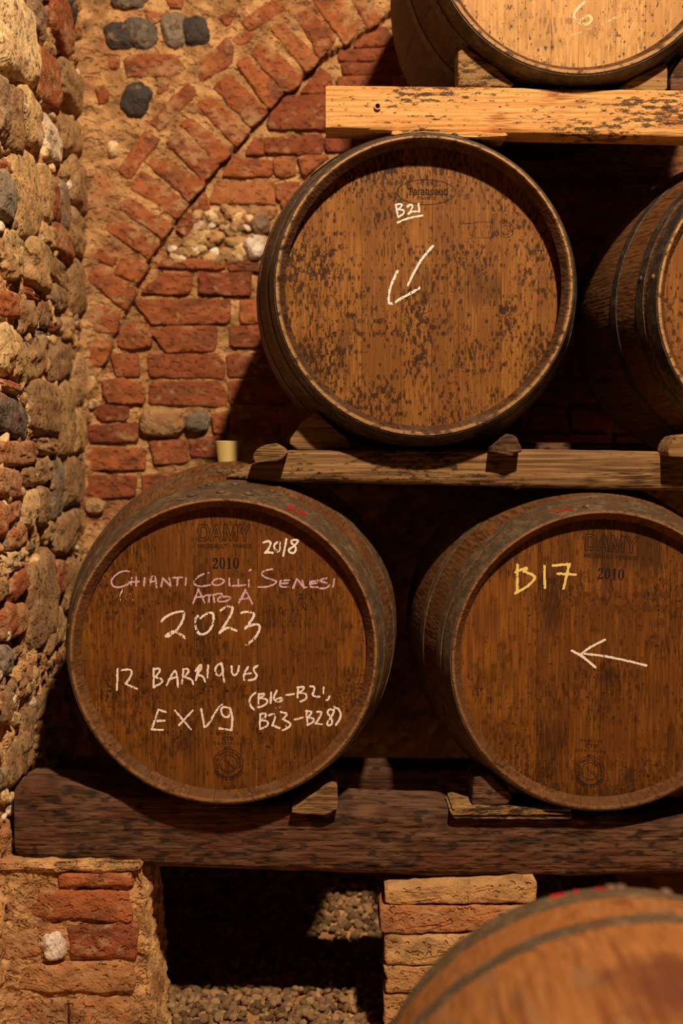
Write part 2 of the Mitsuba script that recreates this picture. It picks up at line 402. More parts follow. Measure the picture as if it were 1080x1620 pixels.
FILL_BRICKS = [
    [(475, 146), (507, 108), (525, 122), (522, 140), (500, 150)], [(425, 186), (452, 153), (518, 150), (518, 203), (425, 203)], [(420, 220), (510, 213), (510, 243), (421, 241)],
    [(515, 215), (573, 216), (573, 238), (515, 238)], [(388, 243), (400, 220), (417, 217), (416, 243)], [(351, 276), (367, 250), (429, 253), (430, 276), (365, 279)],
    [(434, 249), (466, 247), (466, 278), (436, 278)], [(471, 247), (520, 246), (500, 264), (480, 278)], [(331, 320), (340, 289), (433, 287), (435, 321)],
    [(438, 291), (473, 289), (453, 316), (438, 316)], [(396, 329), (440, 328), (432, 345), (400, 345)], [(382, 340), (398, 352), (400, 357), (378, 346)],
    [(280, 362), (292, 335), (315, 343), (295, 374)], [(303, 330), (322, 302), (332, 332)], [(248, 420), (260, 410), (355, 412), (355, 425), (260, 422)],
    [(360, 412), (416, 409), (413, 428), (361, 427)], [(222, 461), (260, 432), (303, 435), (300, 464), (225, 463)], [(316, 433), (397, 432), (395, 467), (316, 464)],
    [(210, 474), (363, 474), (363, 510), (240, 512)], [(381, 476), (420, 475), (425, 511), (380, 511)], [(190, 517), (236, 514), (239, 547), (215, 552), (188, 548)],
    [(242, 527), (260, 517), (342, 517), (340, 555), (262, 556)], [(364, 517), (440, 515), (440, 549), (364, 547)], [(174, 560), (217, 561), (219, 595), (183, 595)],
    [(235, 561), (343, 561), (355, 575), (353, 598), (236, 595)], [(358, 561), (440, 558), (440, 594), (362, 596)], [(161, 602), (195, 600), (227, 612), (227, 637), (170, 637)],
    [(237, 606), (345, 603), (356, 620), (356, 642), (237, 638)], [(362, 604), (450, 600), (455, 636), (363, 638)], [(148, 652), (160, 641), (203, 645), (200, 664), (162, 665)],
    [(140, 675), (217, 670), (217, 697), (142, 700)], [(335, 655), (362, 652), (358, 684), (340, 684)], [(366, 655), (440, 652), (440, 685), (364, 685)],
    [(238, 698), (299, 697), (294, 731), (245, 734)], [(303, 698), (350, 690), (360, 724), (302, 722)], [(132, 720), (146, 709), (230, 710), (228, 742), (134, 743)],
    [(131, 753), (214, 753), (212, 785), (135, 790)], [(132, 826), (150, 822), (145, 845), (135, 848)], [(225, 752), (330, 748), (330, 785), (225, 788)],
    [(537, 78), (630, 76), (630, 94), (535, 94)], [(542, 99), (640, 97), (640, 116), (542, 116)], [(535, 121), (632, 120), (632, 138), (535, 138)],
    [(570, 45), (610, 40), (625, 70), (560, 74)]]
TONE_FILL = {1: .12, 8: .62, 9: .35, 10: .8, 6: .6, 12: .2, 18: .3, 20: .38, 24: .2, 26: .38, 30: .0}
b = 0
for k, q in enumerate(ARCH_BRICKS):
    P = at_many(q, YW - 0.004)[:, [0, 2]]
    m = slab(P, YW - 0.007 + rng.uniform(-0.0025, 0.003), 0.05, bevel=0.005, rough=0.0022, seed=k, grow=0.003, round_r=0.004)
    part(wb, 'brick', m, 'm_brick', smooth=True, tone=(float(np.clip(0.42 + rng.normal() * 0.13, 0.1, 0.66)), 0.5))
for k, q in enumerate(FILL_BRICKS):
    P = at_many(q, YW + 0.014)[:, [0, 2]]
    m = slab(P, YW + 0.014 + rng.uniform(-0.006, 0.006), 0.06, bevel=0.004, rough=0.0018, seed=100 + k, grow=0.003, round_r=0.004)
    part(wb, 'brick', m, 'm_brick', smooth=True, tone=(TONE_FILL.get(k, float(np.clip(0.22 + rng.normal() * 0.12, 0, 0.6))), 0.25))
# the regular courses on the right, behind the barrels
row, zrow = 0, at(0, 765, YW)[2]
while zrow < 2.42:
    x = at(440, 0, YW)[0] + (0.13 if row % 2 else 0.0) + rng.uniform(-0.03, 0.03)
    while x < 1.25:
        L = rng.choice([0.245, 0.245, 0.125]) + rng.uniform(-0.015, 0.015)
        h = 0.058 + rng.uniform(-0.004, 0.004)
        c = to_px(np.array([[x + L / 2, YW, zrow + h / 2], [x, YW, zrow + h]]))
        ok = not SMEAR.buffer(12).contains(Point(c[1])) and not SMEAR.buffer(6).contains(Point(c[0]))
        ok = ok and not (c[0, 0] < 640 and c[0, 1] < 300) and not (c[1, 0] < 440 and c[0, 1] < 740)
        if ok:
            t = rng.uniform(-0.003, 0.003, 4)
            q = [(x, zrow + t[0]), (x + L, zrow + t[1]), (x + L, zrow + h + t[2]), (x, zrow + h + t[3])]
            part(wb, 'brick', slab(q, YW + 0.014 + rng.uniform(-0.006, 0.006), 0.06, bevel=0.005, rough=0.0016, step=0.02, seed=300 + b), 'm_brick', smooth=True,
                 tone=(float(np.clip(0.22 + rng.normal() * 0.12, 0, 0.6)), 0.25))
            b += 1
        x += L + 0.012
    zrow += 0.0705
    row += 1
# stones and pebbles set in the back wall: pixel centre, pixel half sizes, turn, kind
for k, (cx, cy, hw, hh, rot, tone, prd) in enumerate([
        (190, 57, 24, 21, .1, .05, .012), (222, 52, 26, 22, -.25, .10, .014), (276, 47, 20, 28, .1, .22, .012), (308, 50, 22, 25, .5, .04, .013), (205, 0, 29, 15, 0, .12, .012),
        (216, 158, 22, 27, -.45, .02, .012), (180, 237, 10, 13, 0, .85, .010), (256, 668, 36, 23, -.1, .5, .02), (312, 668, 20, 17, .3, .15, .018),
        (404, 391, 17, 19, .3, 1.0, .02), (413, 355, 15, 15, .2, .3, .015), (142, 598, 13, 17, 0, .78, .012), (150, 800, 16, 13, 0, .6, .015), (145, 640, 9, 8, 0, .7, .01)]):
    Y = YW + (0.004 if cy < 300 else 0.016)
    c = at(cx, cy, Y)
    s = Y / FPX
    part(wb, 'stone', pebble(c, (hw * s, prd + 0.012, hh * s), 3, 0.22, 2.6, rot, 40 + k, axis=1), 'm_stone', smooth=True, tone=tone)
bits = []
for k in range(150):
    px, py = rng.uniform(255, 425), rng.uniform(320, 412)
    if RUBBLE.contains(Point(px, py)):
        r = rng.uniform(0.006, 0.017)
        bits.append((at(px, py, YW + 0.022), (r * 1.3, r * 0.8, r * 0.8), k))
for c, s, k in bits:
    part(wb, 'pebble', pebble(c, s, 1, 0.3, 2.5, rng.uniform(-1, 1), k, axis=1), 'm_stone', smooth=True, tone=float(rng.choice([.4, .6, .6, .8, .95])))

# ------------------------------------------------------------------ left wall of rubble
def left_wall(u, v):
    y = 2.0 + u * (YW + 0.03 - 2.0)
    z = -0.02 + v * 2.72
    q = np.column_stack([np.zeros_like(y), y, z])
    d = (meshkit.fbm(q * 7, 4, 21) - 0.5) * 0.05 + (meshkit.fbm(q * 34, 3, 22) - 0.5) * 0.034
    low = np.clip((0.80 - z) / 0.35, 0, 1)
    return np.column_stack([XW - 0.001 + d + low * 0.010, y, z])


wl = part(None, 'wall_left', grid_mesh(330, 540, left_wall), 'm_mortar', smooth=True, kind='structure')
labels[wl]['label'] = 'left wall of rough rubble stones, pebbles and broken bricks in mortar'
# pixel box in the photograph, kind (0..1 stone, 'r' brick), how boxy
LEFT = [(-8, -5, 54, 122, .8, 3), (54, -5, 73, 60, .3, 3), (75, -10, 105, 72, 'r', 4), (107, -10, 122, 32, .1, 3), (102, 27, 112, 46, 1, 2.5), (71, 50, 88, 88, .55, 3), (55, 80, 95, 165, 'r', 3),
        (97, 105, 128, 165, .5, 3), (-4, 125, 9, 215, .3, 2.5), (9, 140, 29, 240, .45, 2.5), (29, 142, 64, 230, .66, 2.3), (66, 190, 95, 255, .9, 2.5), (92, 185, 127, 245, .45, 3),
        (17, 243, 61, 372, .6, 3.5), (0, 255, 29, 288, 'r', 3.5), (-3, 272, 16, 348, .2, 2.3), (62, 262, 79, 352, .58, 3), (80, 283, 92, 352, 'r', 3), (93, 288, 107, 372, .3, 3),
        (108, 252, 129, 330, .45, 3), (108, 335, 130, 400, .45, 3), (60, 355, 82, 396, .62, 3), (83, 362, 112, 408, 'r', 3), (-2, 362, 40, 420, .66, 3), (6, 400, 34, 442, .62, 2.6),
        (40, 382, 72, 460, .5, 3), (73, 408, 110, 448, .5, 3), (-10, 462, 28, 503, 'o', 4.5), (40, 458, 58, 474, 'r', 2.6), (30, 476, 55, 526, .4, 2.6), (58, 470, 80, 520, .4, 2.6),
        (80, 450, 108, 492, .35, 2.6), (110, 410, 131, 500, .45, 3), (-6, 511, 17, 592, .62, 2.2), (17, 525, 34, 598, .58, 2.3), (34, 533, 77, 603, .45, 2.5), (78, 540, 116, 604, .36, 2.6),
        (80, 506, 94, 526, 'r', 3), (96, 502, 116, 539, .55, 3), (62, 522, 80, 545, .2, 2.6), (0, 602, 32, 622, 'p', 3), (49, 605, 92, 690, .42, 2.6), (-8, 627, 42, 694, .06, 2.5), (93, 606, 116, 722, .5, 3.5),
        (117, 560, 131, 640, .5, 3), (117, 645, 131, 715, .5, 3), (-5, 697, 58, 738, 'p', 4), (60, 690, 90, 720, .5, 3), (-6, 743, 33, 787, 'p', 4.5), (35, 736, 60, 770, .4, 2.6),
        (61, 723, 80, 763, .46, 3), (80, 726, 97, 820, .3, 3), (98, 725, 127, 798, .32, 3), (9, 791, 35, 826, 'p', 4), (36, 775, 56, 832, .6, 3), (57, 772, 72, 830, .35, 3), (-5, 791, 10, 850, 'o', 3),
        (14, 831, 45, 868, 'p', 3), (70, 824, 87, 858, .45, 3), (88, 803, 128, 875, .42, 2.5), (-2, 870, 45, 906, .7, 3), (12, 908, 42, 944, 'r', 3), (-8, 912, 11, 950, .45, 3),
        (46, 880, 84, 1016, .46, 3), (85, 885, 98, 940, 'r', 3), (98, 885, 128, 965, .38, 3), (0, 952, 44, 1010, 'p', 2.6), (-8, 1020, 16, 1073, .2, 2.3), (66, 970, 100, 1032, .45, 2.6),
        (-6, 1085, 22, 1146, .38, 2.4), (28, 1052, 60, 1098, 'p', 3), (10, 1165, 55, 1235, .42, 2.6), (40, 1105, 75, 1150, .4, 2.6)]


def left_stone(x0, y0, x1, y1, kind, power, seed, sub=3):
    XS = XW + 0.012
    a, c = at_x(x0, (y0 + y1) / 2, XS), at_x(x1, (y0 + y1) / 2, XS)
    m = at_x((x0 + x1) / 2, (y0 + y1) / 2, XS)
    hy, hz = abs(c[1] - a[1]) / 2, (y1 - y0) / 2 * m[1] / FPX
    thick = min(0.042, 0.3 * min(hy, hz) + 0.026)
    rough = 0.16 if isinstance(kind, str) or power > 3 else 0.22
    mesh = pebble((XW - 0.016 + rng.uniform(-0.006, 0.008), (a[1] + c[1]) / 2, m[2]), (thick, hy * 1.06, hz * 1.06), sub, rough, power + 1.2, rng.uniform(-0.12, 0.12), seed, 2.6, axis=0)
    if isinstance(kind, str):
        t = {'r': (float(rng.uniform(.12, .34)), 0.55), 'o': (0.5, 0.4), 'p': (0.34, 0.95)}[kind]
        part(wl, 'brick', mesh, 'm_brick', smooth=True, tone=t)
    else:
        part(wl, 'stone', mesh, 'm_stone', smooth=True, tone=float(np.clip(kind + rng.normal() * 0.03, 0, 1)))


for k, s in enumerate(LEFT):
    left_stone(*s, seed=k)
taken = [sbox(s[0], s[1], s[2], s[3]) for s in LEFT]
for k in range(1400):
    px, py = rng.uniform(-6, 130), rng.uniform(-20, 1240)
    w, h = rng.uniform(5, 13) * (1 - px / 260), rng.uniform(7, 22)
    bx = sbox(px - w, py - h, px + w, py + h)
    if any(bx.intersection(t).area > 0.08 * bx.area for t in taken):
        continue
    taken.append(bx)
    left_stone(px - w, py - h, px + w, py + h, ['r', 'p', .35, .45, .6, .6, .75, .2][int(rng.integers(8))], 2.6, 500 + k, 2)

rub, rtone = [], []
for k in range(900):
    y, z = rng.uniform(2.60, YW - 0.01), rng.uniform(0.45, 2.45)
    r = rng.uniform(0.004, 0.012) * (1.25 if z < 0.95 else 1.0)
    rub.append(pebble((XW + rng.uniform(-0.006, 0.012), y, z), (r, r * rng.uniform(0.8, 1.6), r * rng.uniform(0.7, 1.5)), 1, 0.34, 2.8, rng.uniform(-1, 1), 2000 + k % 60, 1.7))
    rtone.append(np.full((len(rub[-1][0]), 2), rng.choice([.3, .45, .55, .65, .75, .9])))
key = numbered(wl + '__rubble')
scene[key] = mikit.ply(cat(rub), 'm_stone', smooth=True, uv=np.vstack(rtone))
labels[key] = {'kind': 'stuff', 'label': 'small stone chips in the mortar'}

# ------------------------------------------------------------------ floor and gravel
def ground(x, y):
    return np.clip((y - 3.12) / 0.5, 0, 1) ** 1.3 * 0.13


fl = part(None, 'floor', grid_mesh(60, 60, lambda u, v: np.column_stack([-0.9 + u * 3.2, 0.2 + v * 3.6, ground(-0.9 + u * 3.2, 0.2 + v * 3.6) - 0.006])), 'm_earth', smooth=True, kind='structure')
labels[fl]['label'] = 'earth floor under the gravel'
base = trimesh.creation.icosphere(subdivisions=1)
bd, bf = np.array(base.vertices), np.array(base.faces)
shapes = []
for k in range(14):
    r = (np.abs(bd) ** 2.6).sum(1) ** (-1 / 2.6) * (1 + (meshkit.fbm(bd * 1.4 + k * 5, 2, k) - 0.5) * 0.7)
    shapes.append(bd * r[:, None] * np.array([1.0, 0.78, 0.55]))
vs, fs, us, o = [], [], [], 0
for k in range(7600):
    x, y = rng.uniform(-0.62, 0.75), rng.uniform(2.45, 3.58)
    if y > 2.62 and ((x < -0.36 and y < 2.92) or (0.11 < x < 0.42 and y < 2.79)):
        continue
    s = rng.uniform(0.006, 0.0135)
    a = rng.uniform(0, 6.28, 3)
    R = trimesh.transformations.euler_matrix(a[0] * 0.12, a[1] * 0.12, a[2])[:3, :3]
    v = shapes[k % 14] @ R.T * s + [x, y, ground(x, y) + rng.uniform(-0.002, 0.010)]
    vs.append(v); fs.append(bf + o); o += len(v)
    us.append(np.full((len(v), 2), rng.beta(1.6, 2.2)))
key = numbered('gravel')
scene[key] = mikit.ply((np.vstack(vs), np.vstack(fs)), 'm_gravel', smooth=True, uv=np.vstack(us))
labels[key] = {'label': 'loose brown gravel on the floor between the brick supports', 'category': 'gravel', 'kind': 'stuff'}


# ------------------------------------------------------------------ barrels
BL, RH, RB = 0.88, 0.288, 0.343
NST = 26


def radius(y):
    t = 2 * y / BL - 1
    return RH + (RB - RH) * (1 - np.abs(t) ** 2.1)


def stave_mesh(k, widths):
    a0, a1 = widths[k], widths[k + 1]
    gap = 0.0003
    ys = np.concatenate([[0.0015], np.linspace(0.02, BL - 0.02, 15), [BL - 0.0015]])
    prof = [(y, radius(y)) for y in ys] + [(BL, radius(BL) - 0.0015), (BL, radius(BL) - 0.0055), (BL - 0.026, radius(BL) - 0.019)]
    prof += [(y, radius(y) - 0.024) for y in np.linspace(BL - 0.07, 0.07, 5)] + [(0.026, radius(0.0) - 0.019), (0.0, radius(0.0) - 0.0055), (0.0, radius(0.0) - 0.0015)]
    prof = np.array(prof)
    rings = []
    for s, ins in ((0, 0.0006), (0.05, 0), (0.35, 0), (0.65, 0), (0.95, 0), (1, 0.0006)):
        r = prof[:, 1] - ins
        a = a0 + gap / RB + (a1 - a0 - 2 * gap / RB) * s
        rings.append(np.column_stack([r * math.cos(a), prof[:, 0], r * math.sin(a)]))
    v, f = rings_mesh(rings, True, True)
    return v, f[:, ::-1]


def hoop_mesh(y0, y1, lift=0.0018, n=128):
    a = np.linspace(0, 2 * math.pi, n, endpoint=False)
    rings = []
    for y, r in ((y0, radius(y0) - 0.001), (y0, radius(y0) + lift * 0.7), (y0 + 0.0008, radius(y0) + lift), ((y0 + y1) / 2, radius((y0 + y1) / 2) + lift),
                 (y1 - 0.0008, radius(y1) + lift), (y1, radius(y1) + lift * 0.7), (y1, radius(y1) - 0.001)):
        rings.append(np.column_stack([r * np.cos(a), np.full(n, y), r * np.sin(a)]))
    return rings_mesh(rings)


def strap_mesh(y0, y1, a0, a1, lift=0.0036):
    """The riveted overlap of a hoop, rounded at its ends; angles from the top, clockwise as seen from the front."""
    n = 26
    top, bot = [], []
    for k in range(n + 1):
        a = a0 + (a1 - a0) * k / n
        e = min(abs(a - a0), abs(a1 - a)) * RH
        w = (y1 - y0) / 2
        hw = math.sqrt(max(0.0, 1 - max(0.0, 1 - e / w) ** 2)) * w + 0.0005
        for lst, y in ((top, (y0 + y1) / 2 - hw), (bot, (y0 + y1) / 2 + hw)):
            lst.append((a, y))
    out = top + bot[::-1]
    def ring(l):
        return np.array([[(radius(y) + l) * math.sin(a), y, (radius(y) + l) * math.cos(a)] for a, y in out])
    lo, hi = ring(0.0005), ring(lift)
    v = np.vstack([lo, hi]); N = len(out)
    fs = []
    for k in range(N):
        j = (k + 1) % N
        fs += [[k, j, N + j], [k, N + j, N + k]]
    for k in range(n):
        a, b_, c, d = N + k, N + k + 1, N + N - 2 - k, N + N - 1 - k
        fs += [[a, b_, c], [a, c, d]]
    return v, np.array(fs)


def rivet_mesh(y, a, r=0.0075, h=0.004, lift=0.0018):
    m = trimesh.creation.icosphere(subdivisions=2)
    v = np.array(m.vertices) * [r, r, h]
    R = radius(y) + lift
    n = np.array([math.sin(a), 0, math.cos(a)]); t = np.array([math.cos(a), 0, -math.sin(a)])
    return v[:, :1] * t + v[:, 1:2] * np.array([0, 1, 0]) + v[:, 2:3] * n + np.array([R * math.sin(a), y, R * math.cos(a)]), np.array(m.faces)


INSET = 0.034
INSETS = {}


def board_mesh(x0, x1, y=INSET, th=0.02):
    R = radius(y if y < BL / 2 else y + th) - 0.0235
    p = Polygon([(R * math.cos(t), R * math.sin(t)) for t in np.linspace(0, 2 * math.pi, 160, endpoint=False)]).intersection(sbox(x0 + 0.0001, -1, x1 - 0.0001, 1))
    q = resample(p, 0.008)
    n = ring_normals(q)
    rings = [np.column_stack([q[:, 0], np.full(len(q), y + th), q[:, 1]]), np.column_stack([q[:, 0], np.full(len(q), y + 0.0005), q[:, 1]])]
    i1 = q - n * 0.0004
    rings.append(np.column_stack([i1[:, 0], np.full(len(q), y), i1[:, 1]]))
    m = trimesh.creation.triangulate_polygon(Polygon(i1), engine='earcut')
    mv = np.column_stack([m[0][:, 0], np.full(len(m[0]), y), m[0][:, 1]])
    f = m[1]
    tri = mv[f]
    if len(f) and np.cross(tri[0, 1] - tri[0, 0], tri[0, 2] - tri[0, 0])[1] > 0:
        f = f[:, ::-1]
    return cat([rings_mesh(rings, True, False), (mv, f)])


STAVE_SETS = []
for s in range(3):
    r = np.random.default_rng(50 + s)
    w = r.uniform(0.7, 1.3, NST); w = np.concatenate([[0], np.cumsum(w)]) / w.sum() * 2 * math.pi
    STAVE_SETS.append([(stave_mesh(k, w), float(r.uniform(0, 1))) for k in range(NST)])
HOOPS = [(0.003, 0.042), (0.058, 0.088), (0.195, 0.225)]


def placed(mesh, M):
    v, f = mesh
    return v @ M[:3, :3].T + M[:3, 3], f


def barrel(label, centre, scale, turn, head_mat, stave_mat, hoop_mat, sset, boards_seed, group=None, worn=1.0, inset=INSET):
    """centre: of the front chime's plane. turn: roll about the axis."""
    t = thing('wine_barrel', label, 'barrel', group)
    M = np.eye(4)
    c, s = math.cos(turn), math.sin(turn)
    M[:3, :3] = np.array([[c, 0, s], [0, 1, 0], [-s, 0, c]]) * scale
    M[:3, 3] = centre
    M0 = np.eye(4); M0[:3, :3] *= scale; M0[:3, 3] = centre
    for mesh, tone in STAVE_SETS[sset]:
        v, f = placed(mesh, M)
        key = numbered(t + '__stave')
        vv, ff, nn = meshkit.arrays((v, f), 40)
        edge = np.where(vv[:, 1] - centre[1] < 0.0012, worn, 0.5)      # front chime edge: worn bare wood, plus the light it catches, in the colour
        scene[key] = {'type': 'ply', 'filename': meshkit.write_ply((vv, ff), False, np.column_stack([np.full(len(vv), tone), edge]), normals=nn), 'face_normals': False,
                      'bsdf': {'type': 'ref', 'id': stave_mat}}
    hoops = []
    for y0, y1 in HOOPS + [(BL - b_, BL - a) for a, b_ in HOOPS[::-1]]:
        v, f = placed(hoop_mesh(y0, y1), M0)
        vv, ff, nn = meshkit.arrays((v, f), 30)
        key = numbered(t + '__hoop')
        scene[key] = {'type': 'ply', 'filename': meshkit.write_ply((vv, ff), False, normals=nn), 'face_normals': False, 'bsdf': {'type': 'ref', 'id': hoop_mat}}
        hoops.append(key)
    r = np.random.default_rng(boards_seed)
    R = radius(inset) - 0.0235
    w = r.uniform(0.75, 1.25, 8); xs = np.concatenate([[0], np.cumsum(w)]) / w.sum() * 2 * R - R
    for k in range(8):
        v, f = placed(board_mesh(xs[k], xs[k + 1], inset), M0)
        part(t, 'head_board', (v, f), head_mat, tone=float(r.uniform(0.1, 0.9)))
    v, f = placed(board_mesh(-1, 1, y=BL - INSET - 0.02), M0)
    part(t, 'rear_head', (v, f), head_mat, tone=0.5)
    INSETS[id(M0)] = inset
    return t, M0, hoops


def head_y(M0):
    return M0[1, 3] + INSETS[id(M0)] * M0[1, 1]


# --------------------------- writing on the heads
def chalk_mesh(strokes, Y, width, seed=0, cut=0.30, cell=0.75):
    """Chalk that catches on the grain: small flakes wherever the stick touched the ridges of the wood. Strokes in photograph pixels, put on the plane y = Y."""
    quads = []
    for k, st in enumerate(strokes):
        st = np.asarray(st, float)
        if len(st) > 2:
            st = smooth_line(st)
        w = width
        lo, hi = st.min(0) - w, st.max(0) + w
        gx, gy = np.meshgrid(np.arange(lo[0], hi[0], cell), np.arange(lo[1], hi[1], cell), indexing='ij')
        P = np.column_stack([gx.ravel(), gy.ravel()])
        d = np.full(len(P), 1e9)
        for a, b_ in zip(st[:-1], st[1:]):
            ab = b_ - a
            tt = np.clip(((P - a) @ ab) / (ab @ ab + 1e-9), 0, 1)
            d = np.minimum(d, np.linalg.norm(P - a - tt[:, None] * ab, axis=1))
        q = np.column_stack([P, np.full(len(P), seed * 9.1 + k)])
        edge = w / 2 * (0.58 + 0.55 * meshkit.noise(q * 0.25, seed))
        grain = meshkit.noise(q * [0.95, 0.5, 1], seed + 1) * 0.6 + meshkit.noise(q * [0.22, 0.16, 1], seed + 2) * 0.4
        on = (d < edge) & (grain > cut + 0.07)
        quads.append(P[on])
    P = np.vstack(quads)
    h = cell * 0.62
    j = rng.uniform(-0.12, 0.12, (len(P), 4, 2))
    C = P[:, None] + np.array([[-h, -h], [h, -h], [h, h], [-h, h]])[None] + j
    V = at_many(C.reshape(-1, 2), Y)
    V[:, 1] += np.repeat(rng.uniform(-0.00015, 0.00015, len(P)), 4)
    i = np.arange(len(P)) * 4
    return V, np.vstack([np.stack([i, i + 1, i + 2], 1), np.stack([i, i + 2, i + 3], 1)])


def smooth_line(p, it=2):
    for _ in range(it):
        q = np.empty((2 * len(p), 2))
        q[0::2] = np.vstack([p[:1], 0.75 * p[:-1] + 0.25 * p[1:]])[:len(p)]
        q[1::2] = np.vstack([0.25 * p[:-1] + 0.75 * p[1:], p[-1:]])[:len(p)]
        a = [p[0]]
        for u, v in zip(p[:-1], p[1:]):
            a += [0.75 * u + 0.25 * v, 0.25 * u + 0.75 * v]
        p = np.array(a + [p[-1]])
    return p


def zs(ox, oy, s, strokes):
    return [[(ox + x / s, oy + y / s) for x, y in st] for st in strokes]


_shapes = {}


def text_shape(text, bold=False):
    """Lettering as a shapely shape with capitals 1 high."""
    if (text, bold) not in _shapes:
        m = meshkit.text_mesh(text, 1.0, 0.1, bold)
        tri = m.vertices[m.faces[m.face_normals[:, 2] > 0.9]][:, :, :2]
        _shapes[text, bold] = unary_union([Polygon(t) for t in tri]).buffer(0.002)
    return _shapes[text, bold]


def serif_2010():
    out, x = [], 0.0
    ell = lambda cx, cy, rx, ry: shapely.affinity.scale(Point(cx, cy).buffer(1, 24), rx, ry)
    for ch in '2010':
        if ch == '0':
            g = ell(.27, .5, .25, .5).difference(ell(.27, .5, .095, .45))
        elif ch == '1':
            g = unary_union([sbox(.19, 0, .36, 1), sbox(.08, 0, .47, .05), Polygon([(.08, .84), (.2, .99), (.36, 1), (.36, .9), (.1, .81)])])
        else:
            g = unary_union([LineString([(.12, .74), (.14, .88), (.26, .95), (.38, .88), (.42, .74), (.36, .55), (.22, .34), (.08, .1)]).buffer(.055), ell(.36, .74, .09, .18),
                             Polygon([(.04, 0), (.48, 0), (.5, .28), (.46, .28), (.40, .16), (.05, .13)]), ell(.12, .75, .08, .08)])
        out.append(shapely.affinity.translate(g, x, 0)); x += .56
    return unary_union(out)


def put_shape(g, x0, x1, ytop, ybot, rot=0.0, cx=None, cy=None):
    """Fits the shape into the pixel box and turns it (degrees, clockwise)."""
    a0, b0, a1, b1 = g.bounds
    sx, sy = (x1 - x0) / (a1 - a0), (ybot - ytop) / (b1 - b0)
    g = shapely.affinity.affine_transform(g, [sx, 0, 0, -sy, x0 - a0 * sx, ytop + b1 * sy])
    return shapely.affinity.rotate(g, rot, origin=((x0 + x1) / 2 if cx is None else cx, (ytop + ybot) / 2 if cy is None else cy))


def print_mesh(shapes, Y, worn=0.0, seed=0):
    """Ink or brand marks as a skin on the wood."""
    out = []
    for g in shapes:
        g = g.simplify(0.05)
        for q in getattr(g, 'geoms', [g]):
            if q.geom_type == 'Polygon' and q.area > 0.02:
                v, f = trimesh.creation.triangulate_polygon(q, engine='earcut')
                out.append((at_many(v, Y), f))
    return cat(out)


def ring_text(text, cx, cy, r, h, a0, a1):
    out = []
    n = len(text)
    for k, ch in enumerate(text):
        if ch == ' ':
            continue
        a = a0 + (a1 - a0) * k / (n - 1)
        g = text_shape(ch, True)
        b0 = g.bounds
        g = shapely.affinity.affine_transform(g, [h, 0, 0, -h, -(b0[0] + b0[2]) / 2 * h, 0])
        g = shapely.affinity.rotate(g, a, origin=(0, 0))
        out.append(shapely.affinity.translate(g, cx + r * math.sin(math.radians(a)), cy - r * math.cos(math.radians(a))))
    return out


def cooper_marks(x, y, rot):
    """The cooper's prints, their pixel places relative to the middle of the name's top edge."""
    R = lambda g: shapely.affinity.rotate(g, rot, origin=(x, y + 14))
    name = text_shape('DAMY', True)
    name = put_shape(name, x - 41, x + 41, y + 1, y + 27)
    burn = [R(name.boundary.buffer(0.62)), R(put_shape(text_shape('MEURSAULT - FRANCE'), x - 42, x + 43, y + 32, y + 38.2).buffer(0.12))]
    return burn, [R(put_shape(serif_2010(), x - 19, x + 23, y + 53, y + 71))]


def guild_marks(x, y, rot):
    """The round seal and the three lines over it, about the seal's centre."""
    R = lambda g: shapely.affinity.rotate(g, rot, origin=(x, y))
    ring = lambda r, w: Point(x, y).buffer(r + w / 2, 32).difference(Point(x, y).buffer(r - w / 2, 32))
    s = [ring(23, 1.0), ring(13.6, 1.1)] + ring_text('FUT DE TRADITION FRANCAISE', x, y, 16.4, 4.0, -112, 112)
    s += [put_shape(text_shape('CTB', True), x - 10, x + 8, y - 43, y - 36), put_shape(text_shape('Q U A L I T E'), x - 19, x + 16, y - 50, y - 45.5).buffer(.1),
          put_shape(text_shape('C E R T I F I E E'), x - 23, x + 22, y - 34, y - 29.5).buffer(.1), put_shape(text_shape('N°2', True), x - 6, x + 5, y - 27, y - 22)]
    s.append(LineString([(x - 8, y - 6), (x + 9, y + 8)]).buffer(0.35)); s.append(LineString([(x - 5, y - 7), (x + 6, y + 4)]).buffer(0.3))
    for side in (-1, 1):
        for k in range(6):
            a = math.radians(180 + side * (8 + k * 10))
            for rr in (21.5, 25.5):
                g = shapely.affinity.scale(Point(0, 0).buffer(1, 8), 2.4, 0.9)
                g = shapely.affinity.rotate(g, math.degrees(a) + side * (30 if rr > 23 else -30), origin=(0, 0))
                s.append(shapely.affinity.translate(g, x + rr * math.sin(a), y - rr * math.cos(a)))
    return [R(g) for g in s]


def rack_barrel(px, py, rpx, Y, *a, **k):
    k.setdefault('group', 'wine barrels stacked in the rack')
    c = at(px, py, Y)
    return barrel(a[0], c, rpx * Y / FPX / RH, *a[1:], **k)


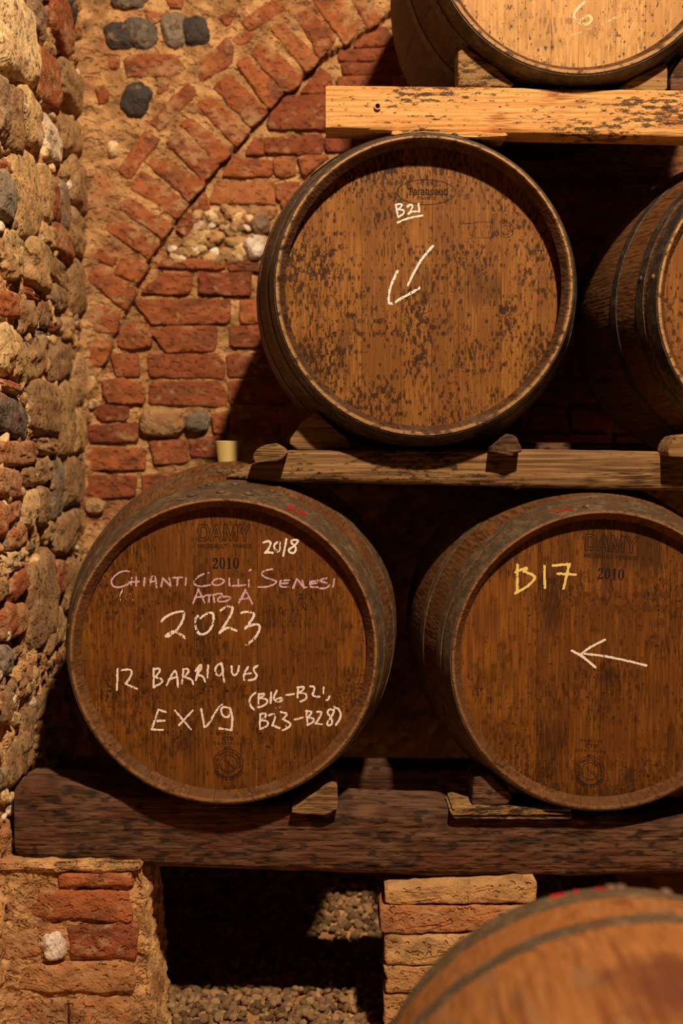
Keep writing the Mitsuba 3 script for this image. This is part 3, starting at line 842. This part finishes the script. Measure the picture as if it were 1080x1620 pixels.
# --- lower left: the labelled barrel
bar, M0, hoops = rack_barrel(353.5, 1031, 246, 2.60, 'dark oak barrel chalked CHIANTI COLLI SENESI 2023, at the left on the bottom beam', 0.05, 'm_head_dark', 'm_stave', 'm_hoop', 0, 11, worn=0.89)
Y = head_y(M0) - 0.0006
A, B, C, D, E = (160, 880, 5.4), (340, 880, 4.909), (160, 1030, 4.154), (370, 1070, 5.684), (290, 815, 5.143)
lilac = zs(*A, [
    [(235, 130), (200, 122), (140, 145), (95, 190), (85, 220), (100, 255), (135, 268), (190, 258), (235, 235)], [(262, 175), (255, 245)], [(240, 222), (325, 215)], [(300, 180), (297, 252)],
    [(370, 185), (365, 250)], [(412, 245), (430, 175), (450, 168), (465, 185), (473, 268)], [(420, 215), (468, 215)], [(512, 258), (527, 188)], [(527, 188), (592, 252)], [(592, 252), (582, 185)],
    [(612, 183), (690, 180)], [(655, 185), (648, 252)], [(725, 185), (720, 245)], [(918, 142), (860, 155), (800, 195), (790, 230), (815, 253), (870, 257), (930, 245)],
    [(945, 228), (965, 200), (1010, 188), (1055, 205), (1040, 232), (990, 250), (955, 242), (945, 228)], [(785, 405), (830, 280)], [(830, 280), (885, 400)], [(800, 352), (880, 345)],
    [(890, 335), (985, 325)], [(925, 335), (918, 395)], [(960, 335), (965, 390)]])
lilac += zs(*B, [
    [(110, 172), (112, 228)], [(112, 228), (180, 230)], [(180, 180), (182, 230)], [(182, 230), (235, 222)], [(262, 185), (262, 235)], [(266, 110), (276, 106)],
    [(445, 100), (390, 108), (360, 130), (370, 155), (430, 180), (478, 190), (470, 215), (400, 240), (335, 240)], [(512, 188), (500, 215), (510, 238), (575, 242)], [(505, 212), (565, 208)], [(512, 190), (575, 186)],
    [(605, 248), (635, 175)], [(635, 175), (690, 245), (712, 240)], [(690, 245), (678, 190)], [(740, 200), (732, 225), (745, 240), (800, 242)], [(735, 216), (795, 207)], [(740, 198), (800, 188)],
    [(865, 170), (825, 178), (815, 195), (880, 210), (888, 230), (860, 248), (815, 250)], [(925, 180), (915, 240)],
    [(10, 290), (70, 290), (15, 335), (30, 355), (80, 352), (130, 325), (100, 310), (40, 318)], [(185, 360), (235, 260)], [(235, 260), (290, 370)], [(190, 335), (265, 325)], [(205, 325), (236, 268)]])
white = zs(*A, [
    [(515, 555), (540, 525), (600, 490), (670, 470), (710, 475), (705, 530), (670, 600), (630, 645), (570, 690), (545, 685), (590, 645), (640, 640), (715, 695)],
    [(850, 530), (870, 510), (920, 480), (955, 485), (965, 530), (945, 610), (900, 660), (850, 672), (815, 640), (800, 580), (810, 525), (825, 510)]])
white += zs(*B, [[(45, 420), (80, 395), (130, 385), (140, 410), (110, 480), (60, 560), (35, 595)], [(35, 595), (80, 560), (110, 555), (165, 578)],
                 [(205, 440), (250, 430), (300, 435), (305, 465), (270, 515), (235, 560)], [(235, 560), (260, 540), (330, 525), (352, 545), (330, 610), (290, 655), (240, 690)]])
thin = zs(*C, [
    [(107, 118), (104, 255)], [(135, 125), (190, 118), (205, 140), (190, 175), (160, 215)], [(160, 215), (235, 248)], [(345, 115), (345, 240)], [(345, 120), (380, 112), (390, 130), (355, 170)],
    [(355, 170), (400, 185), (405, 205), (350, 235)], [(430, 225), (475, 130), (495, 130), (505, 235)], [(445, 185), (500, 170)], [(530, 215), (540, 120)], [(540, 120), (570, 115), (575, 140), (545, 170)],
    [(545, 170), (600, 188), (603, 218)], [(622, 190), (640, 110)], [(620, 130), (655, 82), (662, 110), (630, 155)], [(630, 155), (672, 165), (682, 202)], [(703, 95), (697, 175)],
    [(790, 80), (755, 95), (748, 135), (765, 165), (795, 150), (805, 110), (790, 80)], [(790, 82), (800, 150), (808, 205)], [(855, 100), (860, 150), (880, 162), (900, 135), (905, 100)],
    [(965, 105), (935, 150), (940, 190)], [(940, 152), (985, 145)], [(1030, 98), (1000, 110), (1005, 135), (1025, 160), (1010, 185), (970, 192)],
    [(375, 385), (350, 460), (332, 515)], [(332, 515), (405, 518)], [(385, 388), (425, 402)], [(370, 460), (420, 458)], [(485, 392), (590, 515)], [(602, 390), (510, 488)],
    [(657, 382), (678, 500)], [(678, 500), (700, 490), (765, 375), (795, 350)], [(845, 375), (800, 362), (785, 390), (800, 430), (835, 438), (855, 400), (845, 375)], [(848, 378), (865, 440), (855, 520)], [(855, 520), (775, 508)]])
thin += zs(*D, [
    [(188, 150), (150, 185), (138, 225), (150, 270), (180, 300)], [(222, 160), (220, 245)], [(222, 165), (270, 150), (270, 170), (240, 195)], [(240, 195), (300, 205), (300, 240), (260, 268), (218, 278)],
    [(333, 145), (330, 240)], [(385, 130), (358, 180), (365, 215), (400, 230), (438, 215), (430, 190), (380, 205)], [(470, 168), (540, 158)], [(575, 100), (572, 190)], [(570, 100), (630, 92), (625, 120), (590, 145)],
    [(590, 145), (655, 160), (650, 205), (600, 225)], [(685, 90), (720, 92), (725, 120), (700, 170), (740, 185), (768, 182)], [(805, 97), (803, 152)], [(858, 180), (845, 210), (828, 215)],
    [(235, 340), (232, 470)], [(235, 340), (280, 330), (290, 355), (250, 395)], [(250, 395), (310, 405), (300, 450), (240, 472)], [(315, 350), (360, 335), (375, 370), (345, 440)], [(345, 440), (410, 465)],
    [(420, 320), (490, 335), (440, 385)], [(440, 385), (515, 425), (500, 455), (440, 485)], [(545, 388), (618, 370)], [(650, 310), (662, 435)], [(650, 315), (700, 315), (690, 340), (665, 370)],
    [(665, 370), (725, 380), (715, 410), (660, 438)], [(745, 320), (800, 318), (735, 425)], [(735, 425), (790, 432)], [(900, 300), (855, 295), (835, 325), (880, 380), (885, 430), (845, 445), (835, 415), (885, 350), (900, 310)],
    [(900, 275), (945, 295), (962, 340), (950, 390), (915, 438)]])
thin += zs(*E, [[(650, 225), (690, 207), (715, 225), (690, 280), (665, 305)], [(665, 305), (690, 300), (725, 308)], [(745, 235), (775, 210), (790, 235), (785, 285), (760, 300), (735, 260), (745, 235)], [(838, 195), (812, 332)],
                [(935, 205), (890, 200), (870, 220), (920, 260), (905, 310), (860, 305), (855, 275), (910, 250), (930, 215)]])
faint = zs(*D, [[(455, 345), (470, 380), (455, 430), (480, 465)], [(400, 285), (430, 310)]])
part(bar, 'chalk_writing', chalk_mesh(lilac, Y, 3.0, 1, 0.27), 'm_chalk_lilac', label='lilac chalk words CHIANTI COLLI SENESI ATTO A')
part(bar, 'chalk_writing', cat([chalk_mesh(white, Y, 4.2, 2, 0.30), chalk_mesh(thin, Y, 3.5, 3, 0.27), chalk_mesh(faint, Y, 9, 4, 0.62), chalk_mesh(zs(*A, [[(175, 280), (160, 375)], [(252, 315), (268, 370)]]), Y, 3, 5, 0.5)]),
     'm_chalk_white', label='white chalk writing 2023, 12 BARRIQUES EX V9, (B16-B21, B23-B28), 20/8')
burn, ink = cooper_marks(355, 829, 0.0)
part(bar, 'stamp', print_mesh(burn, Y), 'm_burn', label='branded outline letters DAMY MEURSAULT - FRANCE')
part(bar, 'stamp', print_mesh(ink, Y), 'm_ink', label='black printed year 2010')
part(bar, 'stamp', print_mesh(guild_marks(361, 1208, 0), Y), 'm_burn', label='round branded seal under small letters QUALITE CTB CERTIFIEE')
sc = M0[0, 0]
part(hoops[0], 'overlap', placed(strap_mesh(0.006, 0.039, -0.30, 0.26), M0), 'm_hoop', smooth=30)
for a in (-0.20, -0.015, 0.16):
    part(hoops[0], 'rivet', placed(rivet_mesh(0.022, a, 0.010, 0.005, 0.0036), M0), 'm_hoop', smooth=True)
part(hoops[1], 'overlap', placed(strap_mesh(0.061, 0.087, -0.17, 0.36), M0), 'm_hoop', smooth=30)
for a in (-0.10, 0.06, 0.29):
    part(hoops[1], 'rivet', placed(rivet_mesh(0.074, a, 0.008, 0.005, 0.0036), M0), 'm_hoop', smooth=True)
for a in (-0.06, 0.03):
    part(hoops[2], 'rivet', placed(rivet_mesh(0.20, a, 0.008, 0.005), M0), 'm_hoop', smooth=True)
part(hoops[0], 'rivet', placed(rivet_mesh(0.022, -1.42, 0.006, 0.003), M0), 'm_hoop', smooth=True)


def hoop_strokes(M0, strokes, w, ang0, y0, sx, sy, lift=0.0024):
    """Painted strokes on the first hoop: stroke x runs round the hoop, stroke y along the barrel."""
    g = unary_union([LineString(s).buffer(w) for s in strokes])
    out = []
    for q in getattr(g, 'geoms', [g]):
        v, f = trimesh.creation.triangulate_polygon(q.simplify(0.02), engine='earcut')
        a = ang0 + v[:, 0] * sx / RH
        y = y0 - v[:, 1] * sy
        r = radius(y) + lift
        out.append((np.column_stack([r * np.sin(a), y, r * np.cos(a)]), f))
    return placed(cat(out), M0)


B16 = [[(0, 0), (0, 1)], [(0, 1), (.45, .85), (.4, .6), (0, .5)], [(0, .5), (.5, .4), (.5, .1), (0, 0)], [(.95, 0), (.95, 1)], [(1.8, 1), (1.4, .5), (1.45, .1), (1.8, 0), (1.95, .25), (1.8, .5), (1.45, .4)]]
part(hoops[0], 'painted_mark', hoop_strokes(M0, B16, 0.09, 0.425, 0.034, 0.017, 0.024), 'm_red', label='red painted B16')

# --- lower right
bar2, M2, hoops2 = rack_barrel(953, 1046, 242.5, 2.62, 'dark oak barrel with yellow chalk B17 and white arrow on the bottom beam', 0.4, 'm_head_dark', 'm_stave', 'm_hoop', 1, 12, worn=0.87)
Y = head_y(M2) - 0.0006
K = (790, 830, 4.32)
part(bar2, 'chalk_writing', chalk_mesh(zs(*K, [[(122, 275), (120, 460)], [(110, 325), (180, 295), (190, 300), (165, 320)], [(165, 320), (240, 345), (240, 375), (180, 430), (105, 470)], [(307, 285), (308, 430)],
                                               [(365, 280), (478, 270)], [(475, 272), (460, 340), (437, 438)], [(400, 335), (520, 342)]]), Y, 4.6, 6, 0.25), 'm_chalk_yellow', label='yellow chalk B17')
part(bar2, 'chalk_writing', chalk_mesh(zs(*K, [[(560, 882), (620, 835), (720, 788)], [(495, 862), (560, 895), (655, 975)], [(580, 882), (700, 895), (850, 925), (1000, 962)], [(555, 890), (650, 972)]]), Y, 4.0, 7, 0.22),
     'm_chalk_white', label='white chalk arrow pointing left')
burn, ink = cooper_marks(967, 846, 3.5)
part(bar2, 'stamp', print_mesh(burn, Y), 'm_burn', label='branded outline letters DAMY MEURSAULT - FRANCE')
part(bar2, 'stamp', print_mesh(ink, Y), 'm_ink', label='black printed year 2010')
part(bar2, 'stamp', print_mesh(guild_marks(933, 1220, 4), Y), 'm_burn', label='round branded seal under small letters QUALITE CTB CERTIFIEE')
part(hoops2[0], 'rivet', placed(rivet_mesh(0.02, -0.10, 0.008, 0.005), M2), 'm_hoop', smooth=True)
part(hoops2[0], 'overlap', placed(strap_mesh(0.006, 0.039, -0.13, 0.22), M2), 'm_hoop', smooth=30)
part(hoops2[1], 'overlap', placed(strap_mesh(0.061, 0.087, -0.05, 0.2), M2), 'm_hoop', smooth=30)
part(hoops2[0], 'painted_mark', hoop_strokes(M2, [[(0, 0), (1.6, .6), (2.2, .9)], [(.5, .5), (1.4, .7)]], 0.07, -0.33, 0.034, 0.017, 0.024), 'm_red', label='thin red painted dash')

# --- middle row
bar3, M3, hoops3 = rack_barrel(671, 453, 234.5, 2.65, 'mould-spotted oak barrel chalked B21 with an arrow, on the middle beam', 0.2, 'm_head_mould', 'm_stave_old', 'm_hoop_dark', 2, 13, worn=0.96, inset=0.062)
Y = head_y(M3) - 0.0006
K = (590, 270, 6.0)
part(bar3, 'chalk_writing', chalk_mesh(zs(*K, [[(215, 325), (235, 435)], [(215, 325), (260, 312), (278, 330), (240, 368)], [(240, 368), (295, 375), (290, 410), (240, 440)], [(325, 340), (360, 318), (380, 335), (350, 395), (335, 410)],
                                               [(335, 410), (370, 385), (420, 390)], [(432, 315), (438, 388)], [(232, 492), (330, 450), (468, 425)]]), Y, 3.3, 8, 0.18), 'm_chalk_white', label='white chalk B21 underlined')
part(bar3, 'chalk_writing', chalk_mesh(zs(*K, [[(568, 715), (480, 810), (400, 940), (330, 1085)], [(230, 955), (195, 1030), (160, 1110), (148, 1200), (152, 1255)], [(152, 1255), (180, 1265), (280, 1205), (440, 1115)]]), Y, 4.2, 9, 0.24),
     'm_chalk_white', label='white chalk arrow pointing down left')
oval = shapely.affinity.translate(shapely.affinity.scale(Point(0, 0).buffer(1, 32), 46, 19.7), 674, 304)
part(bar3, 'stamp', print_mesh([oval.boundary.buffer(0.5), put_shape(text_shape('Taransaud', True), 645, 708, 296.5, 309), put_shape(text_shape('FRANCE'), 660, 690, 311, 316)], Y), 'm_burn', label='oval branded stamp with faint lettering')
faint_box = [sbox(750, 351, 779, 376).boundary.buffer(0.28), Point(800, 364).buffer(12).boundary.buffer(0.28), Point(800, 364).buffer(8).boundary.buffer(0.25), LineString([(726, 354), (748, 353)]).buffer(0.4)]
part(bar3, 'stamp', print_mesh(faint_box, Y), 'm_burn', label='faint branded box and ring')
part(hoops3[0], 'overlap', placed(strap_mesh(0.006, 0.039, -0.02, 0.30), M3), 'm_hoop_dark', smooth=30)
part(hoops3[0], 'rivet', placed(rivet_mesh(0.022, 0.2, 0.007, 0.004, 0.0036), M3), 'm_hoop_dark', smooth=True)
bar4, M4, hoops4 = rack_barrel(1275, 473, 235, 2.63, 'oak barrel with dark hoops at the right edge, beside the barrel marked B21', 0.7, 'm_head_mould', 'm_stave', 'm_hoop_dark', 0, 14)
for h_, y in ((0, 0.022), (1, 0.074)):
    part(hoops4[h_], 'rivet', placed(rivet_mesh(y, -1.42, 0.006, 0.004), M4), 'm_hoop', smooth=True)

# --- top row
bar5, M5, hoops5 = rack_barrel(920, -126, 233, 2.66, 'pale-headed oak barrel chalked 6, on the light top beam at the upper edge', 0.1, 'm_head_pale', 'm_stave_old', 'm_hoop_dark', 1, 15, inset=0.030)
Y = head_y(M5) - 0.0006
K = (860, 0, 4.909)
part(bar5, 'chalk_writing', chalk_mesh(zs(*K, [[(315, 15), (260, 65), (230, 110), (240, 150), (290, 190), (340, 190), (372, 155), (360, 120), (320, 125), (275, 165)]]), Y, 4.5, 10, 0.30), 'm_chalk_faint', label='chalk figure 6')
part(bar5, 'chalk_writing', chalk_mesh(zs(*K, [[(210, 275), (340, 230), (480, 175), (600, 115)]]), Y, 3.2, 11, 0.52), 'm_chalk_faint', label='faint chalk line')

# --- foreground barrel on the floor, far chime towards the rack
c6 = at(966, 1782, 1.70)
bar6, M6, hoops6 = barrel('blurred orange-brown oak barrel with grey hoops lying on the floor in front', np.array([c6[0], 1.70 - BL * 1.07, c6[2]]), 1.07, 0.3, 'm_head_dark', 'm_stave_orange', 'm_hoop', 2, 16)
for a in (0.01, 0.19, -0.03):
    part(hoops6[5], 'rivet', placed(rivet_mesh(BL - 0.022, a, 0.008, 0.005, 0.002), M6), 'm_hoop', smooth=True)
part(hoops6[3], 'rivet', placed(rivet_mesh(BL - 0.210, 0.22, 0.009, 0.006), M6), 'm_hoop', smooth=True)
part(hoops6[5], 'painted_mark', hoop_strokes(M6, [[(0, 0), (0, 1), (.5, .8), (0, .5), (.5, .2), (0, 0)], [(1.1, 0), (1.1, 1)], [(1.8, 1), (2.6, 1), (2.2, 0)]], 0.12, -0.255, BL - 0.008, 0.024, 0.024), 'm_red', label='red painted mark')
for sx in (-1, 1):
    k = thing('floor_chock', 'wooden wedge under the foreground barrel, ' + ('left' if sx < 0 else 'right') + ' side', 'chock')
    x = c6[0] + sx * 0.2
    zb = c6[2] - math.sqrt(max(0.0, (RB * 1.07) ** 2 - 0.2 ** 2))
    part(k, 'block', slab([(x - 0.06, 0.0), (x + 0.06, 0.0), (x + sx * 0.06, zb + 0.03), (x, zb - 0.006), (x - sx * 0.06, zb - 0.035)][::1] if sx > 0 else
                          [(x - 0.06, 0.0), (x + 0.06, 0.0), (x + 0.06, zb - 0.035), (x, zb - 0.006), (x - 0.06, zb + 0.03)], 1.15, 0.2, seed=900), 'm_chock', tone=0.5)

# ------------------------------------------------------------------ beams
def beam_mesh(stations, Yf, depth, rough, seed, r=0.008, nseg=110, wane=0.0):
    """A timber along x through the pixel stations (x, y of its upper edge, y of its lower edge) of its front face."""
    st = np.array(stations, float)
    xs = np.linspace(st[0, 0], st[-1, 0], nseg)
    top, bot = np.interp(xs, st[:, 0], st[:, 1]), np.interp(xs, st[:, 0], st[:, 2])
    rings = []
    for x, a, b_ in zip(xs, top, bot):
        p, q = at(x, a, Yf), at(x, b_, Yf)
        h = p[2] - q[2]
        rr = min(r, h / 2.2)
        ring = shapely.box(0, 0, depth, h).buffer(-rr).buffer(rr, 3).exterior
        pts = np.array([ring.interpolate(t, normalized=True).coords[0] for t in np.linspace(0, 1, 36, endpoint=False)])
        rings.append(np.column_stack([np.full(36, p[0]), Yf + pts[:, 0], q[2] + pts[:, 1]]))
    V = np.array(rings)
    c = V.mean(1, keepdims=True)
    q = V.reshape(-1, 3)
    n1 = meshkit.fbm(q * [7, 30, 34], 3, seed) - 0.5
    n2 = meshkit.fbm(q * [30, 90, 120], 2, seed + 3) - 0.5
    out = (V - c) / (np.linalg.norm(V - c, axis=2, keepdims=True) + 1e-9)
    V = V + out * ((n1 * rough * 2 + n2 * rough * 0.8).reshape(V.shape[0], V.shape[1], 1))
    return rings_mesh([v for v in V], True, True)


BODIES = []
for M_ in (M0, M2, M3, M4, M5):
    ys = np.linspace(0, BL, 24)
    a_ = np.linspace(0, 2 * math.pi, 96, endpoint=False)
    v_, f_ = placed(rings_mesh([np.column_stack([(radius(y) + 0.0035) * np.cos(a_), np.full(96, y), (radius(y) + 0.0035) * np.sin(a_)]) for y in ys], True, True), M_)
    m_ = trimesh.Trimesh(v_, f_)
    if m_.volume < 0:
        m_.invert()
    BODIES.append(m_)


def cut_free(mesh):
    """Wedges are hollowed to the barrel that lies on them."""
    m = trimesh.Trimesh(*mesh)
    if m.volume < 0:
        m.invert()
    lo, hi = m.bounds
    for b_ in BODIES:
        if (b_.bounds[0] < hi).all() and (b_.bounds[1] > lo).all():
            m = trimesh.boolean.difference([m, b_], engine='manifold')
    m = max(m.split(only_watertight=False), key=lambda g: g.area)
    return np.array(m.vertices), np.array(m.faces)


def beam(label, mat, *a, **k):
    t = thing('support_beam', label, 'beam', 'timber beams of the barrel rack')
    part(t, 'timber', cut_free(beam_mesh(*a, **k)), mat, smooth=50)
    return t


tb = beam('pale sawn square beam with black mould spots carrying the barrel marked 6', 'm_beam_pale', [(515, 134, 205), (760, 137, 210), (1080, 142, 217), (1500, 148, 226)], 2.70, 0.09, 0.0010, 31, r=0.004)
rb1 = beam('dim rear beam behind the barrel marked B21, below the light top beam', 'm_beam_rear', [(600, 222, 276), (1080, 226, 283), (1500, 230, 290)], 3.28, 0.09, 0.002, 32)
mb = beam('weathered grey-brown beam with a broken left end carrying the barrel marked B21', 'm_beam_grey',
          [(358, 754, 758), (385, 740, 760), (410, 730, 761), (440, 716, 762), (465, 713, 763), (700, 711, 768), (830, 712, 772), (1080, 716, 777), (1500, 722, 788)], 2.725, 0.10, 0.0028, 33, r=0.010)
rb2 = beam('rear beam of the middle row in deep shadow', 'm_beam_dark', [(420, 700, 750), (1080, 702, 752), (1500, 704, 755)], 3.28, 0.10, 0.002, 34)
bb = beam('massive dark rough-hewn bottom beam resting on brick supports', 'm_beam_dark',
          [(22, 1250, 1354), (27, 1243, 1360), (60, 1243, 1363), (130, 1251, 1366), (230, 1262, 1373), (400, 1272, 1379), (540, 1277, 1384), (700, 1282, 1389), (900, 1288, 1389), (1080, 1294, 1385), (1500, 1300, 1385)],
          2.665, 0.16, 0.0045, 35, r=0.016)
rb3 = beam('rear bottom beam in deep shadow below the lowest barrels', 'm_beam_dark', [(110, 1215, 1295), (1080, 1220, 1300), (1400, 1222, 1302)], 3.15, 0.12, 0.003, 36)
# bolt hole in the pale beam
c = at(597, 169, 2.70)
part(tb, 'bolt_sleeve', trimesh.creation.annulus(0.0045, 0.0065, 0.012).apply_transform(trimesh.transformations.rotation_matrix(math.pi / 2, [1, 0, 0])).apply_translation(c + [0, -0.001, 0]), 'm_copper', label='small copper-coloured sleeve in a bolt hole')
part(tb, 'bolt_hole', trimesh.creation.cylinder(0.0045, 0.004).apply_transform(trimesh.transformations.rotation_matrix(math.pi / 2, [1, 0, 0])).apply_translation(c + [0, -0.001, 0]), 'm_black')


# ------------------------------------------------------------------ chocks, shims, bung
def chock(label, pts, Yf, depth, mat='m_chock', name='barrel_chock', catg='chock', seed=0, bevel=0.003):
    t = thing(name, label, catg, 'wedges under the racked barrels' if catg == 'chock' else 'thin shim boards on the beams')
    q = at_many(pts, Yf)[:, [0, 2]]
    part(t, 'block', cut_free(slab(q, Yf, depth, bevel=bevel, rough=0.0012, step=0.010, round_r=0.003, bulge=0.0, seed=seed)), mat, smooth=False)


chock('worn wooden wedge block on the light top beam, left of the figure 6 barrel', [(724, 80), (739, 75), (785, 107), (817, 137), (724, 136)], 2.715, 0.07, seed=61)
chock('mossy dark wedge block on the light top beam, right of the barrel marked 6', [(1056, 97), (1056, 143), (970, 142), (1015, 115)], 2.715, 0.07, seed=62)
chock('brown wedge block at the right edge of the frame on the light top beam', [(1058, 143), (1063, 115), (1085, 80), (1112, 80), (1112, 144)], 2.73, 0.07, 'm_beam_dark', seed=63)
chock('wooden wedge on the middle beam, left under the barrel marked B21', [(457, 700), (479, 666), (500, 650), (545, 690), (560, 712), (470, 712)], 2.755, 0.08, 'm_beam_grey', seed=64)
chock('small dark wedge on the middle beam, right under the barrel marked B21', [(771, 714), (803, 686), (815, 688), (828, 713), (809, 722)], 2.68, 0.09, 'm_beam_dark', seed=65)
chock('rounded grey wedge on the middle beam at the right edge of the frame', [(1055, 722), (1060, 703), (1070, 691), (1095, 686), (1112, 724)], 2.66, 0.09, 'm_beam_grey', seed=66)
chock('rounded wooden stub lying on the broken left end of the middle beam', [(400, 718), (407, 709), (419, 704), (438, 703), (450, 710), (457, 719), (440, 730), (400, 733)], 2.67, 0.07, 'm_beam_grey', seed=67)
chock('wooden wedge on the bottom beam, right under the barrel marked CHIANTI', [(455, 1285), (520, 1240), (533, 1248), (534, 1279), (515, 1291), (475, 1288)], 2.635, 0.12, 'm_beam_grey', seed=68)
chock('dark wooden wedge on thin shims, left under the barrel marked B17', [(745, 1272), (750, 1230), (775, 1225), (812, 1262), (800, 1275), (750, 1275)], 2.66, 0.11, 'm_beam_dark', seed=69)
chock('pale thin shim board squeezed under the light top beam above the barrel marked B21', [(598, 207), (805, 210), (804, 217), (625, 214)], 2.675, 0.10, 'm_beam_pale', 'shim_board', 'board', 70, 0.001)
chock('upper thin shim board on the bottom beam under the dark wedge', [(716, 1277), (905, 1280), (905, 1285), (716, 1283.5)], 2.645, 0.11, 'm_chock', 'shim_board', 'board', 71, 0.001)
chock('middle thin shim board of the three on the bottom beam', [(712, 1284.6), (905, 1286), (905, 1290), (712, 1289)], 2.640, 0.11, 'm_chock', 'shim_board', 'board', 72, 0.001)
chock('lowest thin shim board of the three on the bottom beam', [(714, 1290), (905, 1291.5), (905, 1296), (716, 1295)], 2.645, 0.10, 'm_chock', 'shim_board', 'board', 73, 0.001)
sb = M0[0, 0]
tb_ = thing('barrel_bung', 'cream tapered bung on top of the barrel marked CHIANTI', 'bung')
yb = M0[1, 3] + BL / 2 * sb
xb = at(362, 722, yb)[0]
zb = M0[2, 3] + sb * math.sqrt(RB ** 2 - ((xb - M0[0, 3]) / sb) ** 2) - 0.004
prof = np.array([[0, 0], [0.0225, 0], [0.024, 0.001], [0.0295, 0.046], [0.0292, 0.0475], [0.0275, 0.0475], [0.0268, 0.045], [0, 0.045]])
a = np.linspace(0, 2 * math.pi, 48, endpoint=False)
part(tb_, 'body', rings_mesh([np.column_stack([xb + r * np.cos(a), yb + r * np.sin(a), np.full(48, zb + h)]) for r, h in prof if r > 0], True, True), 'm_bung', smooth=30)

# ------------------------------------------------------------------ brick supports
def pillar(label, bricks, Yf, depth):
    t = thing('brick_support', label, 'brick pillar', 'brick supports under the bottom beam')
    for k, (q, tone, lime) in enumerate(bricks):
        P = at_many(q, Yf)[:, [0, 2]]
        part(t, 'brick', slab(P, Yf - 0.004 + rng.uniform(-0.004, 0.004), depth, bevel=0.005, rough=0.0022, step=0.012, round_r=0.003, grow=0.0015, seed=700 + k + int(depth * 100)), 'm_brick', smooth=True, tone=(tone, lime))
    return t


p1 = pillar('mortared red brick support at the left wall under the bottom beam', [
    ([(93, 1382), (208, 1379), (210, 1402), (95, 1403)], .48, .3), ([(40, 1408), (207, 1412), (207, 1460), (52, 1452)], .42, .3), ([(108, 1466), (218, 1464), (215, 1518), (112, 1512)], .12, .5),
    ([(22, 1528), (210, 1522), (212, 1570), (30, 1568)], .74, .35), ([(28, 1585), (104, 1582), (104, 1627), (28, 1627)], .66, .75), ([(110, 1583), (208, 1580), (210, 1627), (110, 1627)], .7, .5),
    ([(-40, 1412), (30, 1410), (38, 1455), (-40, 1455)], .45, .9), ([(-40, 1470), (60, 1468), (62, 1512), (-40, 1515)], .6, .95), ([(22, 1638), (210, 1636), (212, 1684), (30, 1684)], .5, .5)], 2.64, 0.25)
part(p1, 'stone', pebble(at(86, 1495, 2.645), (0.024, 0.02, 0.027), 3, 0.3, 2.4, 0.3, 77, axis=1), 'm_stone', smooth=True, tone=1.0, label='white stone')


def pillar_core(u, v):
    """Rough mortar body: the front, then the right flank."""
    s = u * 2
    zt, x0, x1 = at(0, 1364, 2.64)[2], -0.68, at(209, 0, 2.64)[0]
    x = np.where(s < 1.3, x0 + (x1 - x0) * s / 1.3, x1)
    y = np.where(s < 1.3, 2.648, 2.648 + (s - 1.3) / 0.7 * 0.25)
    z = -0.01 + v * (zt + 0.01)
    q = np.column_stack([x, y, z])
    d = (meshkit.fbm(q * 22, 4, 61) - 0.5) * 0.030 + (meshkit.fbm(q * 80, 2, 62) - 0.5) * 0.008
    cap = np.clip((z - (zt - 0.018)) / 0.01, 0, 1) * 0.006
    fr = s < 1.3
    # the flank spreads towards the foot
    spread = np.clip((zt - z) / zt, 0, 1) * 0.022
    x = x + np.where(fr, 0, d + spread) + np.where(fr, np.clip((s - 1.1) / 0.2, 0, 1) * spread, 0)
    y = y + np.where(fr, -d - cap, 0) - np.clip((-0.54 - x) / 0.06, 0, 1) * 0.012
    return np.column_stack([x, y, z])


part(p1, 'mortar', grid_mesh(190, 110, pillar_core), 'm_mortar', smooth=True, label='rough sandy mortar')
zt = at(0, 1364, 2.64)[2]
part(p1, 'cap', slab([(-0.68, zt - 0.020), (at(210, 0, 2.64)[0], zt - 0.020), (at(214, 0, 2.64)[0], zt - 0.004), (-0.68, zt + 0.002)], 2.634, 0.25, bevel=0.006, rough=0.004, step=0.012, seed=811), 'm_mortar', smooth=True, label='flat mortar bed')
pillar('dry-stacked yellowish brick support under the middle of the bottom beam', [
    ([(610, 1406), (848, 1391), (848, 1428), (610, 1431)], .85, .3), ([(603, 1432), (850, 1434), (850, 1474), (604, 1476)], .68, .45), ([(610, 1480), (850, 1478), (850, 1524), (610, 1526)], .92, .3),
    ([(610, 1529), (850, 1528), (850, 1570), (611, 1572)], .8, .3), ([(608, 1575), (850, 1575), (850, 1622), (608, 1622)], .8, .4), ([(610, 1626), (850, 1626), (850, 1662), (610, 1662)], .8, .4),
    ([(606, 1665), (850, 1665), (850, 1702), (606, 1702)], .8, .4)], 2.64, 0.13)
